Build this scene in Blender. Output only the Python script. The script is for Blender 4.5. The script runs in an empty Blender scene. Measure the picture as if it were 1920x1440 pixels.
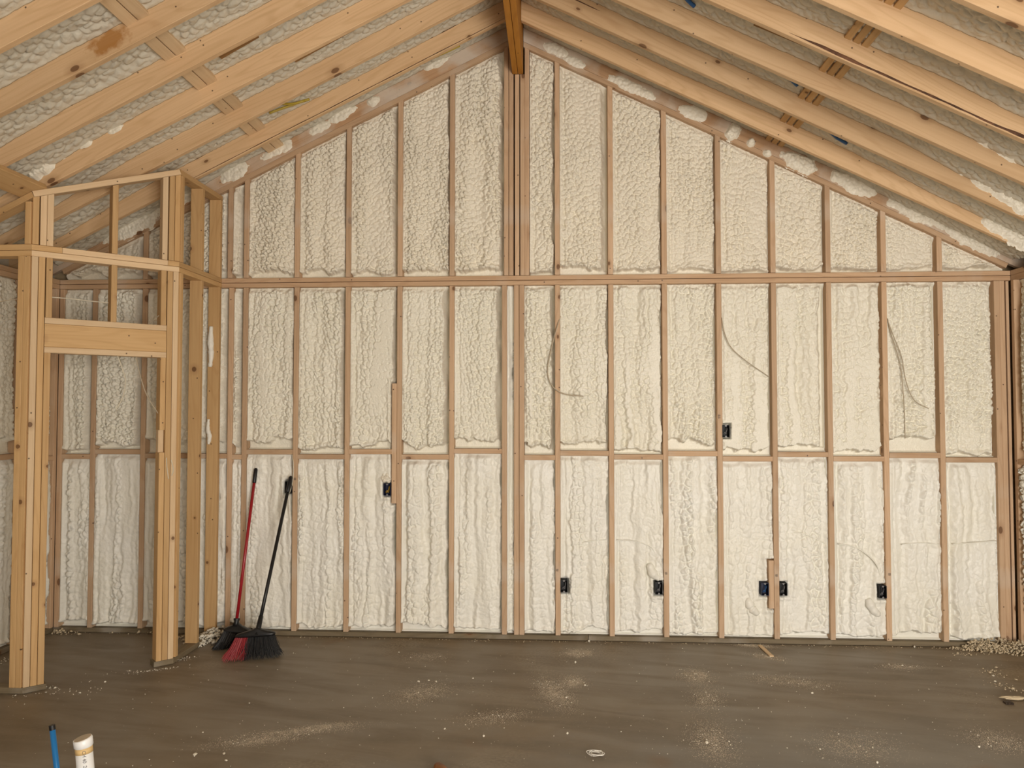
import bpy, math, random
import numpy as np
from mathutils import Vector, Matrix

random.seed(7)
RNG = np.random.RandomState(11)
SC = bpy.context.scene
COL = SC.collection

# ------------------------------------------------------------------ camera
cam_d = bpy.data.cameras.new('camera')
cam = bpy.data.objects.new('camera', cam_d)
COL.objects.link(cam)
cam_d.sensor_fit = 'HORIZONTAL'
cam_d.sensor_width = 36.0
cam_d.lens = 36.0 * 1444.0 / 1920.0
cam_d.clip_start = 0.05
YAW, PIT = -0.057, 0.034
cam.location = (2.426, -5.88, 1.736)
cam.rotation_euler = (math.pi / 2 + PIT, 0, -YAW)
SC.camera = cam

# ------------------------------------------------------------------ world, daylight, exposure
SC.view_settings.view_transform = 'Standard'
SC.view_settings.look = 'None'
SC.view_settings.gamma = 1.0
SC.view_settings.use_curve_mapping = False
SC.view_settings.exposure = 0.15
world = bpy.data.worlds.new('daylight')
SC.world = world
world.use_nodes = True
bg = world.node_tree.nodes['Background']
bg.inputs['Color'].default_value = (0.80, 0.90, 1.0, 1)
bg.inputs['Strength'].default_value = 0.35


def area(name, loc, target, sx, sy, power, color):
    d = bpy.data.lights.new(name, 'AREA')
    d.shape = 'RECTANGLE'
    d.size, d.size_y, d.energy, d.color = sx, sy, power, color
    o = bpy.data.objects.new(name, d)
    COL.objects.link(o)
    o.location = loc
    o.rotation_euler = (Vector(target) - Vector(loc)).to_track_quat('-Z', 'Y').to_euler()
    return o


# daylight behind the camera: wide door on the right, added fill lamp left of it
area('daylight_through_door', (4.55, -7.74, 1.28), (4.2, 0.0, 1.45), 2.3, 2.4, 318, (1.0, 0.955, 0.89))
area('added_fill_lamp', (2.2, -7.74, 1.6), (2.6, 0, 1.6), 1.2, 1.2, 22, (1.0, 0.955, 0.89))

# ------------------------------------------------------------------ helpers
S = 0.4064                     # sixteen inches
XR, SL = 2.11, 0.492           # ridge line, roof slope
XL, XW = -1.51, 5.79           # side wall faces
F = 1444.0
CAMP = np.array(cam.location)


def ray(x, y):
    c, s = math.cos(YAW), math.sin(YAW)
    r = np.array([c, -s, 0]); fw = np.array([s, c, 0]); up = np.array([0, 0, 1.])
    f2 = fw * math.cos(PIT) + up * math.sin(PIT)
    u2 = up * math.cos(PIT) - fw * math.sin(PIT)
    return f2 * F + r * (x - 960) - u2 * (y - 720)


def on_y(x, y, Y=0.0):
    d = ray(x, y); return CAMP + (Y - CAMP[1]) / d[1] * d


def on_z(x, y, Z=0.0):
    d = ray(x, y); return CAMP + (Z - CAMP[2]) / d[2] * d


def on_x(x, y, X=0.0):
    d = ray(x, y); return CAMP + (X - CAMP[0]) / d[0] * d


def tag(o, label=None, cat=None, group=None, kind=None):
    if label: o['label'] = label
    if cat: o['category'] = cat
    if group: o['group'] = group
    if kind: o['kind'] = kind
    return o


def empty(name, loc=(0, 0, 0), label=None, cat=None, group=None):
    o = bpy.data.objects.new(name, None)
    COL.objects.link(o)
    o.empty_display_size = 0.05
    o.location = loc
    return tag(o, label, cat, group)


def mesh_obj(name, V, Fc, mat, parent=None, smooth=False, matrix=None):
    V = np.asarray(V, np.float32)
    me = bpy.data.meshes.new(name)
    if isinstance(Fc, np.ndarray):
        n = len(Fc); k = Fc.shape[1]
        me.vertices.add(len(V)); me.vertices.foreach_set('co', V.ravel())
        me.loops.add(n * k); me.loops.foreach_set('vertex_index', Fc.astype(np.int32).ravel())
        me.polygons.add(n)
        me.polygons.foreach_set('loop_start', np.arange(0, n * k, k, dtype=np.int32))
        me.update(calc_edges=True)
    else:
        me.from_pydata([tuple(v) for v in V.tolist()], [], Fc)
        me.update()
    if smooth:
        me.polygons.foreach_set('use_smooth', np.ones(len(me.polygons), bool))
    me.materials.append(mat)
    o = bpy.data.objects.new(name, me)
    COL.objects.link(o)
    if matrix is not None: o.matrix_world = matrix
    if parent is not None:
        o.parent = parent
        if matrix is not None:
            o.matrix_parent_inverse = Matrix.Identity(4)
            o.matrix_basis = Matrix.Translation(-Vector(parent.location)) @ matrix
    return o


class MB:
    """collects several shapes into one mesh"""
    def __init__(s): s.v = []; s.f = []
    def add(s, V, Fc):
        b = len(s.v); s.v += [tuple(map(float, p)) for p in V]; s.f += [tuple(i + b for i in q) for q in Fc]; return s
    def box(s, lo, hi):
        (a, b, c), (d, e, f) = lo, hi
        return s.add([(a, b, c), (d, b, c), (d, e, c), (a, e, c), (a, b, f), (d, b, f), (d, e, f), (a, e, f)],
                     [(0, 3, 2, 1), (4, 5, 6, 7), (0, 1, 5, 4), (1, 2, 6, 5), (2, 3, 7, 6), (3, 0, 4, 7)])
    def tube(s, pts, r, n=8, closed_ends=True, squash=1.0):
        pts = [Vector(p) for p in pts]; rs = [float(q) for q in r] if hasattr(r, "__len__") else [float(r)] * len(pts)
        V = []; Fc = []; prev = None
        for i, p in enumerate(pts):
            t = (pts[min(i + 1, len(pts) - 1)] - pts[max(i - 1, 0)]).normalized()
            if prev is None:
                a = Vector((0, 0, 1)) if abs(t.z) < .9 else Vector((1, 0, 0))
                u = t.cross(a).normalized()
            else:
                u = (prev - t * prev.dot(t)).normalized()
            prev = u; w = t.cross(u)
            for k in range(n):
                an = 2 * math.pi * k / n
                V.append(p + rs[i] * (math.cos(an) * u + squash * math.sin(an) * w))
        for i in range(len(pts) - 1):
            for k in range(n):
                k2 = (k + 1) % n
                Fc.append((i * n + k, i * n + k2, (i + 1) * n + k2, (i + 1) * n + k))
        if closed_ends:
            Fc.append(tuple(reversed(range(n)))); Fc.append(tuple((len(pts) - 1) * n + k for k in range(n)))
        return s.add(V, Fc)
    def build(s, name, mat, parent=None, smooth=False):
        return mesh_obj(name, s.v if parent is None else [tuple(Vector(p) - Vector(parent.location)) for p in s.v], s.f, mat, parent, smooth)


def spline(pts, n=24):
    """Catmull-Rom through pts"""
    P = [np.array(p, float) for p in pts]
    P = [2 * P[0] - P[1]] + P + [2 * P[-1] - P[-2]]
    out = []
    for i in range(1, len(P) - 2):
        for j in range(n):
            t = j / n
            out.append(.5 * ((2 * P[i]) + (P[i + 1] - P[i - 1]) * t + (2 * P[i - 1] - 5 * P[i] + 4 * P[i + 1] - P[i + 2]) * t * t + (3 * P[i] - P[i - 1] - 3 * P[i + 1] + P[i + 2]) * t ** 3))
    out.append(P[-2])
    return out


# ---- noise (numpy)
def _h(ix, iy, seed):
    n = (ix.astype(np.int64) * 374761393 + iy.astype(np.int64) * 668265263 + seed * 974711) & 0x7fffffff
    n = ((n ^ (n >> 13)) * 1274126177) & 0x7fffffff
    return ((n ^ (n >> 16)) & 0xffff) / 65535.0


def vnoise(x, y, seed=0):
    ix, iy = np.floor(x), np.floor(y); fx, fy = x - ix, y - iy
    fx = fx * fx * fx * (fx * (fx * 6 - 15) + 10); fy = fy * fy * fy * (fy * (fy * 6 - 15) + 10)
    a = _h(ix, iy, seed); b = _h(ix + 1, iy, seed); c = _h(ix, iy + 1, seed); d = _h(ix + 1, iy + 1, seed)
    return (a + (b - a) * fx) * (1 - fy) + (c + (d - c) * fx) * fy


def fbm(x, y, seed=0, o=3):
    r = 0; a = .5; t = 0
    for i in range(o):
        r = r + a * vnoise(x * 2 ** i + i * 7.3, y * 2 ** i - i * 3.1, seed + i); t += a; a *= .5
    return r / t


def worley(x, y, seed=0):
    ix, iy = np.floor(x), np.floor(y)
    best = np.full(x.shape, 9.0); sec = np.full(x.shape, 9.0)
    for dx in (-1, 0, 1):
        for dy in (-1, 0, 1):
            cx, cy = ix + dx, iy + dy
            px = cx + .1 + .8 * _h(cx, cy, seed); py = cy + .1 + .8 * _h(cx, cy, seed + 77)
            d = (px - x) ** 2 + (py - y) ** 2
            sec = np.minimum(sec, np.maximum(best, d)); best = np.minimum(best, d)
    return np.sqrt(best), np.sqrt(sec)


def sst(a, b, x):
    t = np.clip((x - a) / (b - a), 0, 1); return t * t * (3 - 2 * t)


# ------------------------------------------------------------------ materials
def nodes(name):
    m = bpy.data.materials.new(name); m.use_nodes = True
    nt = m.node_tree
    b = nt.nodes['Principled BSDF']
    return m, nt, b


def N(nt, t, **kw):
    n = nt.nodes.new(t)
    for k, v in kw.items():
        if k.startswith('i_'): n.inputs[k[2:]].default_value = v
        else: setattr(n, k, v)
    return n


def math_(nt, op, a, b=None, c=None, clamp=False):
    n = nt.nodes.new('ShaderNodeMath'); n.operation = op; n.use_clamp = clamp
    for i, v in enumerate((a, b, c)):
        if v is None: continue
        if isinstance(v, (int, float)): n.inputs[i].default_value = v
        else: nt.links.new(v, n.inputs[i])
    return n.outputs[0]


def mix(nt, fac, a, b, blend='MIX'):
    n = nt.nodes.new('ShaderNodeMix'); n.data_type = 'RGBA'; n.blend_type = blend
    for s, v in ((n.inputs[0], fac), (n.inputs[6], a), (n.inputs[7], b)):
        if isinstance(v, (int, float)): s.default_value = v
        elif isinstance(v, tuple): s.default_value = (*v, 1)
        else: nt.links.new(v, s)
    return n.outputs[2]


def rng_(nt, v, a, b, c=0.0, d=1.0):
    n = nt.nodes.new('ShaderNodeMapRange'); n.clamp = True
    nt.links.new(v, n.inputs[0])
    for i, k in enumerate((a, b, c, d)): n.inputs[i + 1].default_value = k
    return n.outputs[0]


def comb(nt, x, y, z):
    n = nt.nodes.new('ShaderNodeCombineXYZ')
    for i, v in enumerate((x, y, z)):
        if isinstance(v, (int, float)): n.inputs[i].default_value = v
        else: nt.links.new(v, n.inputs[i])
    return n.outputs[0]


def plain(name, col, rough=.5, metal=0, noise=0.0):
    m, nt, b = nodes(name)
    b.inputs['Base Color'].default_value = (*col, 1)
    b.inputs['Roughness'].default_value = rough
    b.inputs['Metallic'].default_value = metal
    if noise:
        tc = N(nt, 'ShaderNodeTexCoord')
        t = N(nt, 'ShaderNodeTexNoise'); t.inputs['Scale'].default_value = 22; t.inputs['Detail'].default_value = 4
        nt.links.new(tc.outputs['Object'], t.inputs['Vector'])
        f = rng_(nt, t.outputs['Fac'], .3, .7)
        nt.links.new(mix(nt, f, tuple(c * (1 - noise) for c in col), tuple(min(1, c * (1 + noise)) for c in col)), b.inputs['Base Color'])
    return m


def lumber(name, light, dark, haze=0.0, haze_col=(.66, .60, .50), stain=None, knots=1.0, ring=1.0, ks=1.0):
    """sawn softwood, grain along local X"""
    m, nt, b = nodes(name)
    L = nt.links.new
    tc = N(nt, 'ShaderNodeTexCoord'); oi = N(nt, 'ShaderNodeObjectInfo')
    sp = N(nt, 'ShaderNodeSeparateXYZ'); L(tc.outputs['Object'], sp.inputs[0])
    x, y, z = sp.outputs; rnd = oi.outputs['Random']
    off = math_(nt, 'MULTIPLY', rnd, 91.0)
    xo = math_(nt, 'ADD', x, off); yo = math_(nt, 'ADD', y, off)
    # fine streaks
    v = comb(nt, math_(nt, 'MULTIPLY', xo, 1.6), math_(nt, 'MULTIPLY', y, 60), math_(nt, 'ADD', math_(nt, 'MULTIPLY', z, 60), off))
    n1 = N(nt, 'ShaderNodeTexNoise'); n1.inputs['Scale'].default_value = 1; n1.inputs['Detail'].default_value = 4; L(v, n1.inputs['Vector'])
    # growth ring lines
    v2 = comb(nt, math_(nt, 'MULTIPLY', xo, .55), math_(nt, 'MULTIPLY', y, 5.5), math_(nt, 'ADD', math_(nt, 'MULTIPLY', z, 5.5), off))
    n2 = N(nt, 'ShaderNodeTexNoise'); n2.inputs['Scale'].default_value = 1; n2.inputs['Detail'].default_value = 1.5; L(v2, n2.inputs['Vector'])
    rg = math_(nt, 'SINE', math_(nt, 'MULTIPLY', n2.outputs['Fac'], 95.0))
    rg = rng_(nt, rg, .35, 1.0)
    # broad tone
    v3 = comb(nt, math_(nt, 'MULTIPLY', xo, 1.2), math_(nt, 'MULTIPLY', yo, 6), math_(nt, 'MULTIPLY', z, 6))
    n3 = N(nt, 'ShaderNodeTexNoise'); n3.inputs['Scale'].default_value = 1; n3.inputs['Detail'].default_value = 3; L(v3, n3.inputs['Vector'])
    f = math_(nt, 'ADD', math_(nt, 'MULTIPLY', rng_(nt, n1.outputs['Fac'], .3, .75), .38), math_(nt, 'MULTIPLY', rng_(nt, n3.outputs['Fac'], .3, .7), .34))
    f = math_(nt, 'ADD', f, math_(nt, 'MULTIPLY', rg, .26 * ring), clamp=True)
    c = mix(nt, f, light, dark)
    # knots
    vk = comb(nt, math_(nt, 'MULTIPLY', xo, 1.7 * ks), math_(nt, 'ADD', math_(nt, 'MULTIPLY', y, 3.0), math_(nt, 'ADD', math_(nt, 'MULTIPLY', z, 3.0), off)), 0.0)
    vo = N(nt, 'ShaderNodeTexVoronoi'); vo.voronoi_dimensions = '2D'; vo.inputs['Scale'].default_value = 1; L(vk, vo.inputs['Vector'])
    sc = N(nt, 'ShaderNodeSeparateColor'); L(vo.outputs['Color'], sc.inputs[0])
    on = math_(nt, 'GREATER_THAN', sc.outputs[0], 1 - .72 * knots)
    rad = math_(nt, 'ADD', math_(nt, 'MULTIPLY', sc.outputs[1], .035), .022)
    q = math_(nt, 'DIVIDE', vo.outputs['Distance'], rad)
    k1 = math_(nt, 'MULTIPLY', rng_(nt, q, 2.6, .9), .35)
    k2 = rng_(nt, q, 1.0, .8)
    c = mix(nt, math_(nt, 'MULTIPLY', k1, on), c, (.26, .12, .045))
    c = mix(nt, math_(nt, 'MULTIPLY', k2, math_(nt, 'MULTIPLY', on, .8)), c, (.13, .055, .022))
    # nail holes and specks
    vs = comb(nt, math_(nt, 'MULTIPLY', xo, 7), math_(nt, 'ADD', math_(nt, 'MULTIPLY', y, 7), math_(nt, 'ADD', math_(nt, 'MULTIPLY', z, 7), off)), 0.0)
    v4 = N(nt, 'ShaderNodeTexVoronoi'); v4.voronoi_dimensions = '2D'; v4.inputs['Scale'].default_value = 1; L(vs, v4.inputs['Vector'])
    s4 = N(nt, 'ShaderNodeSeparateColor'); L(v4.outputs['Color'], s4.inputs[0])
    sm = math_(nt, 'MULTIPLY', math_(nt, 'GREATER_THAN', s4.outputs[0], .70), rng_(nt, v4.outputs['Distance'], .042, .026))
    c = mix(nt, math_(nt, 'MULTIPLY', sm, .85), c, (.06, .03, .018))
    # board-to-board tone
    hs = N(nt, 'ShaderNodeHueSaturation'); L(c, hs.inputs['Color'])
    L(math_(nt, 'ADD', math_(nt, 'MULTIPLY', rnd, .22), .89), hs.inputs['Value'])
    c = hs.outputs[0]
    if haze:
        nh = N(nt, 'ShaderNodeTexNoise'); nh.inputs['Scale'].default_value = 3.2; nh.inputs['Detail'].default_value = 5; L(tc.outputs['Object'], nh.inputs['Vector'])
        c = mix(nt, math_(nt, 'MULTIPLY', rng_(nt, nh.outputs['Fac'], .62 - haze * .3, .75 - haze * .2), min(1, .35 + haze * .6)), c, haze_col)
    if stain:
        cx, cy = stain
        dx = math_(nt, 'MULTIPLY', math_(nt, 'SUBTRACT', x, cx), 8.0); dy = math_(nt, 'MULTIPLY', math_(nt, 'SUBTRACT', y, cy), 14.0)
        d = math_(nt, 'SQRT', math_(nt, 'ADD', math_(nt, 'MULTIPLY', dx, dx), math_(nt, 'MULTIPLY', dy, dy)))
        ns = N(nt, 'ShaderNodeTexNoise'); ns.inputs['Scale'].default_value = 26; ns.inputs['Detail'].default_value = 5; L(tc.outputs['Object'], ns.inputs['Vector'])
        d = math_(nt, 'ADD', d, math_(nt, 'MULTIPLY', math_(nt, 'SUBTRACT', ns.outputs['Fac'], .5), 1.5))
        c = mix(nt, math_(nt, 'MULTIPLY', rng_(nt, d, 1.0, .55), .75), c, (.34, .13, .012))
    L(c, b.inputs['Base Color'])
    b.inputs['Roughness'].default_value = .62
    b.inputs['Specular IOR Level'].default_value = .25
    bp = N(nt, 'ShaderNodeBump'); bp.inputs['Strength'].default_value = .12; bp.inputs['Distance'].default_value = .002
    L(n1.outputs['Fac'], bp.inputs['Height']); L(bp.outputs[0], b.inputs['Normal'])
    return m


def foam(name, a, b_, scale=95.0, bump=.5):
    m, nt, b = nodes(name)
    L = nt.links.new
    tc = N(nt, 'ShaderNodeTexCoord')
    n1 = N(nt, 'ShaderNodeTexNoise'); n1.inputs['Scale'].default_value = 2.3; n1.inputs['Detail'].default_value = 4; L(tc.outputs['Object'], n1.inputs['Vector'])
    n2 = N(nt, 'ShaderNodeTexNoise'); n2.inputs['Scale'].default_value = 16; n2.inputs['Detail'].default_value = 3; L(tc.outputs['Object'], n2.inputs['Vector'])
    c = mix(nt, rng_(nt, n1.outputs['Fac'], .35, .65), a, b_)
    c = mix(nt, math_(nt, 'MULTIPLY', rng_(nt, n2.outputs['Fac'], .5, .75), .22), c, tuple(v * .86 for v in b_))
    L(c, b.inputs['Base Color'])
    b.inputs['Roughness'].default_value = .42
    b.inputs['Specular IOR Level'].default_value = .4
    v = N(nt, 'ShaderNodeTexVoronoi'); v.feature = 'SMOOTH_F1'; v.inputs['Scale'].default_value = scale; v.inputs['Smoothness'].default_value = .5
    L(tc.outputs['Object'], v.inputs['Vector'])
    n3 = N(nt, 'ShaderNodeTexNoise'); n3.inputs['Scale'].default_value = 240; n3.inputs['Detail'].default_value = 2; L(tc.outputs['Object'], n3.inputs['Vector'])
    h = math_(nt, 'SUBTRACT', math_(nt, 'MULTIPLY', n3.outputs['Fac'], .25), v.outputs['Distance'])
    bp = N(nt, 'ShaderNodeBump'); bp.inputs['Strength'].default_value = bump; bp.inputs['Distance'].default_value = .004
    L(h, bp.inputs['Height']); L(bp.outputs[0], b.inputs['Normal'])
    return m


def concrete():
    m, nt, b = nodes('concrete')
    L = nt.links.new
    tc = N(nt, 'ShaderNodeTexCoord')
    sp = N(nt, 'ShaderNodeSeparateXYZ'); L(tc.outputs['Object'], sp.inputs[0])
    x, y, z = sp.outputs
    def noise(vec, s, d=4, dist=0):
        n = N(nt, 'ShaderNodeTexNoise'); n.inputs['Scale'].default_value = s; n.inputs['Detail'].default_value = d; n.inputs['Distortion'].default_value = dist
        L(vec, n.inputs['Vector']); return n.outputs['Fac']
    P = tc.outputs['Object']
    streak = comb(nt, math_(nt, 'MULTIPLY', x, .55), math_(nt, 'ADD', math_(nt, 'MULTIPLY', y, 2.6), math_(nt, 'MULTIPLY', x, .4)), 0.0)
    big = noise(P, .42, 3, .4)
    st = noise(streak, 2.2, 6, .8)
    mid = noise(P, 3.1, 6, .3)
    fine = noise(P, 38, 4)
    c = mix(nt, rng_(nt, big, .36, .62), CONC[0], CONC[1])
    c = mix(nt, math_(nt, 'MULTIPLY', rng_(nt, st, .42, .66), .55), c, CONC[2])
    c = mix(nt, math_(nt, 'MULTIPLY', rng_(nt, mid, .48, .72), .45), c, CONC[3])
    c = mix(nt, math_(nt, 'MULTIPLY', rng_(nt, fine, .5, .8), .25), c, (.25, .21, .165))
    # cool floor reflection painted in as a greyer, ragged patch of slab
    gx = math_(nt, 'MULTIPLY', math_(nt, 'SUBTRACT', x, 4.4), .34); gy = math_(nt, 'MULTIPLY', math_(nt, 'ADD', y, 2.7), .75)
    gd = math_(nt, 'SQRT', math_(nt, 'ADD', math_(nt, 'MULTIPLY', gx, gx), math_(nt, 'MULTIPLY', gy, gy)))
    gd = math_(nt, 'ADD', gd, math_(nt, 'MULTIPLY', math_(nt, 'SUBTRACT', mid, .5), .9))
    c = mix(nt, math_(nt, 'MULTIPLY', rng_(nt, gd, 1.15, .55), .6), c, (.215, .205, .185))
    # fine sawdust film lying in loose patches
    du = math_(nt, 'MULTIPLY', rng_(nt, noise(P, 1.15, 5, .5), .57, .70), rng_(nt, noise(P, 60, 3), .40, .62))
    c = mix(nt, math_(nt, 'MULTIPLY', du, .40), c, (.40, .33, .235))
    # rusty spots
    c = mix(nt, math_(nt, 'MULTIPLY', rng_(nt, noise(P, 1.9, 2, 0), .70, .78), .35), c, (.20, .085, .02))
    L(c, b.inputs['Base Color'])
    r = math_(nt, 'ADD', math_(nt, 'MULTIPLY', st, .32), math_(nt, 'MULTIPLY', mid, .22))
    L(math_(nt, 'ADD', r, .24), b.inputs['Roughness'])
    b.inputs['Specular IOR Level'].default_value = .35
    bp = N(nt, 'ShaderNodeBump'); bp.inputs['Strength'].default_value = .15; bp.inputs['Distance'].default_value = .003
    L(math_(nt, 'ADD', fine, st), bp.inputs['Height']); L(bp.outputs[0], b.inputs['Normal'])
    return m


CONC = [(.205, .148, .084), (.245, .207, .158), (.135, .100, .062), (.30, .265, .215)]
M_RAFTER = lumber('rafter_lumber', (.70, .485, .285), (.52, .325, .165))
M_RAFTER_ST = lumber('stained_rafter_lumber', (.70, .485, .285), (.52, .325, .165), stain=(0, .055))
M_STUD = lumber('wall_stud_lumber', (.62, .43, .275), (.455, .285, .165), haze=.12, haze_col=(.62, .51, .40))
M_PLATE = lumber('plate_lumber', (.58, .395, .245), (.42, .255, .142), haze=.18, haze_col=(.62, .51, .40))
M_CLOSET = lumber('closet_lumber', (.64, .42, .205), (.46, .26, .10), ring=.7, ks=1.6)
M_PALE = lumber('pale_lumber', (.76, .57, .36), (.60, .40, .22), ring=.6, ks=1.5)
M_DARK = lumber('dark_lumber', (.33, .18, .065), (.20, .095, .032))
M_ENDR = lumber('oversprayed_lumber', (.52, .33, .19), (.36, .20, .10), haze=.62, haze_col=(.66, .59, .50))
M_SILL = lumber('treated_lumber', (.235, .185, .115), (.15, .112, .066), haze=.25, haze_col=(.42, .38, .32))
M_BEAM = lumber('varnished_beam_lumber', (.52, .235, .035), (.36, .14, .018), knots=.1)
M_FOAM_U = foam('foam_upper', (.83, .765, .63), (.80, .74, .615))
M_FOAM_M = foam('foam_middle', (.83, .785, .665), (.81, .765, .64))
M_FOAM_L = foam('foam_lower', (.84, .815, .74), (.83, .795, .69), scale=70, bump=.4)
M_FOAM_R = foam('foam_roof_shaded', (.66, .61, .50), (.62, .575, .475), scale=55, bump=.5)  # same foam as the walls, darkened: roof shade put into the colour
M_FOAM_P = plain('foam_plain', (.55, .50, .41), .6, noise=.08)
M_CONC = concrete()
M_SHEATH = plain('sheathing_board', (.42, .30, .17), .8, noise=.15)
M_BLACK = plain('black_plastic', (.006, .006, .007), .42)
M_BLACKB = plain('black_bristle', (.014, .013, .013), .5)
M_RED = plain('red_metal', (.34, .012, .018), .32)
M_REDB = plain('red_bristle', (.36, .022, .03), .5)
M_BLUEBOX = plain('blue_plastic', (.005, .010, .042), .55)
M_DARKBOX = plain('charcoal_plastic', (.006, .006, .007), .6)
M_WIREW = plain('white_wire', (.70, .66, .58), .45)
M_WIREG = plain('grey_wire', (.20, .19, .19), .45)
M_WIREY = plain('yellow_wire', (.55, .33, .03), .45)
M_CABLE = plain('tan_cable', (.46, .38, .27), .5)
M_CABLEW = plain('cream_cable', (.66, .60, .47), .5)
M_BLUE = plain('blue_pipe', (.008, .14, .36), .35)
M_BLUEC = plain('blue_cable', (.02, .10, .28), .45)
M_YEL = plain('yellow_cable', (.42, .30, .03), .5)
M_PVC = plain('white_pvc', (.80, .79, .77), .35)
M_CAPTOP = plain('dusty_cap', (.55, .45, .33), .7, noise=.15)
M_GLUE = plain('amber_glue', (.66, .45, .20), .5, noise=.25)
M_INK = plain('dark_ink', (.06, .05, .045), .7)
M_CRUMB = plain('foam_crumb', (.60, .49, .33), .7, noise=.1)
M_CRUMBW = plain('white_foam_crumb', (.76, .70, .58), .6, noise=.06)
M_DUST = plain('sawdust', (.56, .465, .345), .85, noise=.3)
M_HANDLE = plain('brown_wood', (.26, .095, .022), .5, noise=.4)
M_COMB = plain('dark_brown_plastic', (.055, .035, .022), .5)


# ------------------------------------------------------------------ board builder
def board(name, p0, p1, wdir, w, t, mat, parent=None, cut0=(0, 0), cut1=(0, 0), ch=.0025):
    """sawn board: centreline p0-p1, width w along wdir, thickness t; local X is the length"""
    p0, p1 = Vector(p0), Vector(p1)
    ex = (p1 - p0); Ln = ex.length; ex.normalize()
    ey = Vector(wdir); ey = (ey - ex * ey.dot(ex)).normalized(); ez = ex.cross(ey)
    M = Matrix(((ex.x, ey.x, ez.x, 0), (ex.y, ey.y, ez.y, 0), (ex.z, ey.z, ez.z, 0), (0, 0, 0, 1)))
    M.translation = p0
    a, b = w / 2, t / 2
    prof = [(-a + ch, -b), (a - ch, -b), (a, -b + ch), (a, b - ch), (a - ch, b), (-a + ch, b), (-a, b - ch), (-a, -b + ch)]
    ns = max(1, int(Ln / .5))
    V = []; Fc = []
    sd = random.random() * 100
    for i in range(ns + 1):
        f = i / ns
        for (yy, zz) in prof:
            x0 = cut0[0] * yy + cut0[1] * zz; x1 = Ln + cut1[0] * yy + cut1[1] * zz
            V.append((x0 + (x1 - x0) * f, yy, zz))
    for i in range(ns):
        for k in range(8):
            k2 = (k + 1) % 8
            Fc.append((i * 8 + k, i * 8 + k2, i * 8 + 8 + k2, i * 8 + 8 + k))
    Fc.append(tuple(reversed(range(8)))); Fc.append(tuple(ns * 8 + k for k in range(8)))
    return mesh_obj(name, V, Fc, mat, parent, matrix=M)


def zroof(X, base=4.60):
    return base - SL * abs(X - XR)


def ordinal(n):
    return ['first', 'second', 'third', 'fourth', 'fifth', 'sixth', 'seventh', 'eighth', 'ninth', 'tenth', 'eleventh'][n - 1]


# ------------------------------------------------------------------ setting
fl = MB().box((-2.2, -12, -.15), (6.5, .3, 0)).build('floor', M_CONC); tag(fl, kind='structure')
# sheathing behind the back wall framing, up to the gable
V = [(XL - .2, .142, 0), (XW + .2, .142, 0), (XW + .2, .142, zroof(XW + .2, 4.9)), (XR, .142, 4.9), (XL - .2, .142, zroof(XL - .2, 4.9))]
V += [(x, .17, z) for x, _, z in V]
mesh_obj('wall_back', V, [(0, 1, 2, 3, 4), (9, 8, 7, 6, 5)] + [((i + 1) % 5, i, i + 5, (i + 1) % 5 + 5) for i in range(5)], M_SHEATH)['kind'] = 'structure'
o = MB().box((XL - .20, -7.85, 0), (XL - .142, .142, 2.95)).build('wall_left', M_FOAM_P); tag(o, kind='structure')
o = MB().box((XL - .142, -7.85, 0), (XL, -2.47, 2.77)).build('wall_left_2', M_FOAM_P); tag(o, kind='structure')
wr = MB().box((XW + .142, -7.85, 0), (XW + .20, .142, 2.95)).box((XW, -7.85, 0), (XW + .142, -1.66, 2.77))
tag(wr.build('wall_right', M_FOAM_P), kind='structure')
wf = MB()
yf0, yf1 = -7.95, -7.81
wf.box((XL - .2, yf0, 0), (1.6, yf1, 2.78)).box((1.6, yf0, 0), (2.8, yf1, 1.0)).box((1.6, yf0, 2.2), (2.8, yf1, 2.78)).box((2.8, yf0, 0), (3.4, yf1, 2.78))
wf.box((3.4, yf0, 2.5), (5.7, yf1, 2.78)).box((5.7, yf0, 0), (XW + .2, yf1, 2.78))
gv = [(XL - .2, yf0, 2.78), (XW + .2, yf0, 2.78), (XR, yf0, 4.86)]
gv += [(x, yf1, z) for x, _, z in gv]
wf.add(gv, [(0, 1, 2), (5, 4, 3), (0, 3, 4, 1), (1, 4, 5, 2), (2, 5, 3, 0)])
tag(wf.build('wall_front', M_SHEATH), kind='structure')
# roof deck
top = .285
V = []
for Y in (-8.1, .17):
    for X in (XL - .6, XR, XW + .6):
        V.append((X, Y, zroof(X) + top)); V.append((X, Y, zroof(X) + top + .03))
Fc = [(0, 2, 8, 6), (2, 4, 10, 8), (1, 7, 9, 3), (3, 9, 11, 5), (0, 1, 3, 2), (2, 3, 5, 4), (6, 8, 9, 7), (8, 10, 11, 9), (0, 6, 7, 1), (4, 5, 11, 10)]
tag(mesh_obj('ceiling', V, Fc, M_FOAM_P), kind='structure')

# ------------------------------------------------------------------ ridge beam
rb = empty('ridge_beam', (2.135, 0, 4.34), 'amber varnished ridge beam of two plies at the peak of the roof', 'beam')
for xa, xb in ((2.0935, 2.1345), (2.1375, 2.177)):
    board('beam_ply', ((xa + xb) / 2, -.002, 4.6), ((xa + xb) / 2, -7.78, 4.6), (0, 0, 1), .52, xb - xa, M_BEAM, rb)

# ------------------------------------------------------------------ rafters
RD, RT = .235, .038
COSR = 1 / math.sqrt(1 + SL * SL)
def rafter_y(i): return -(.385 + S * (i - 1))

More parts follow.
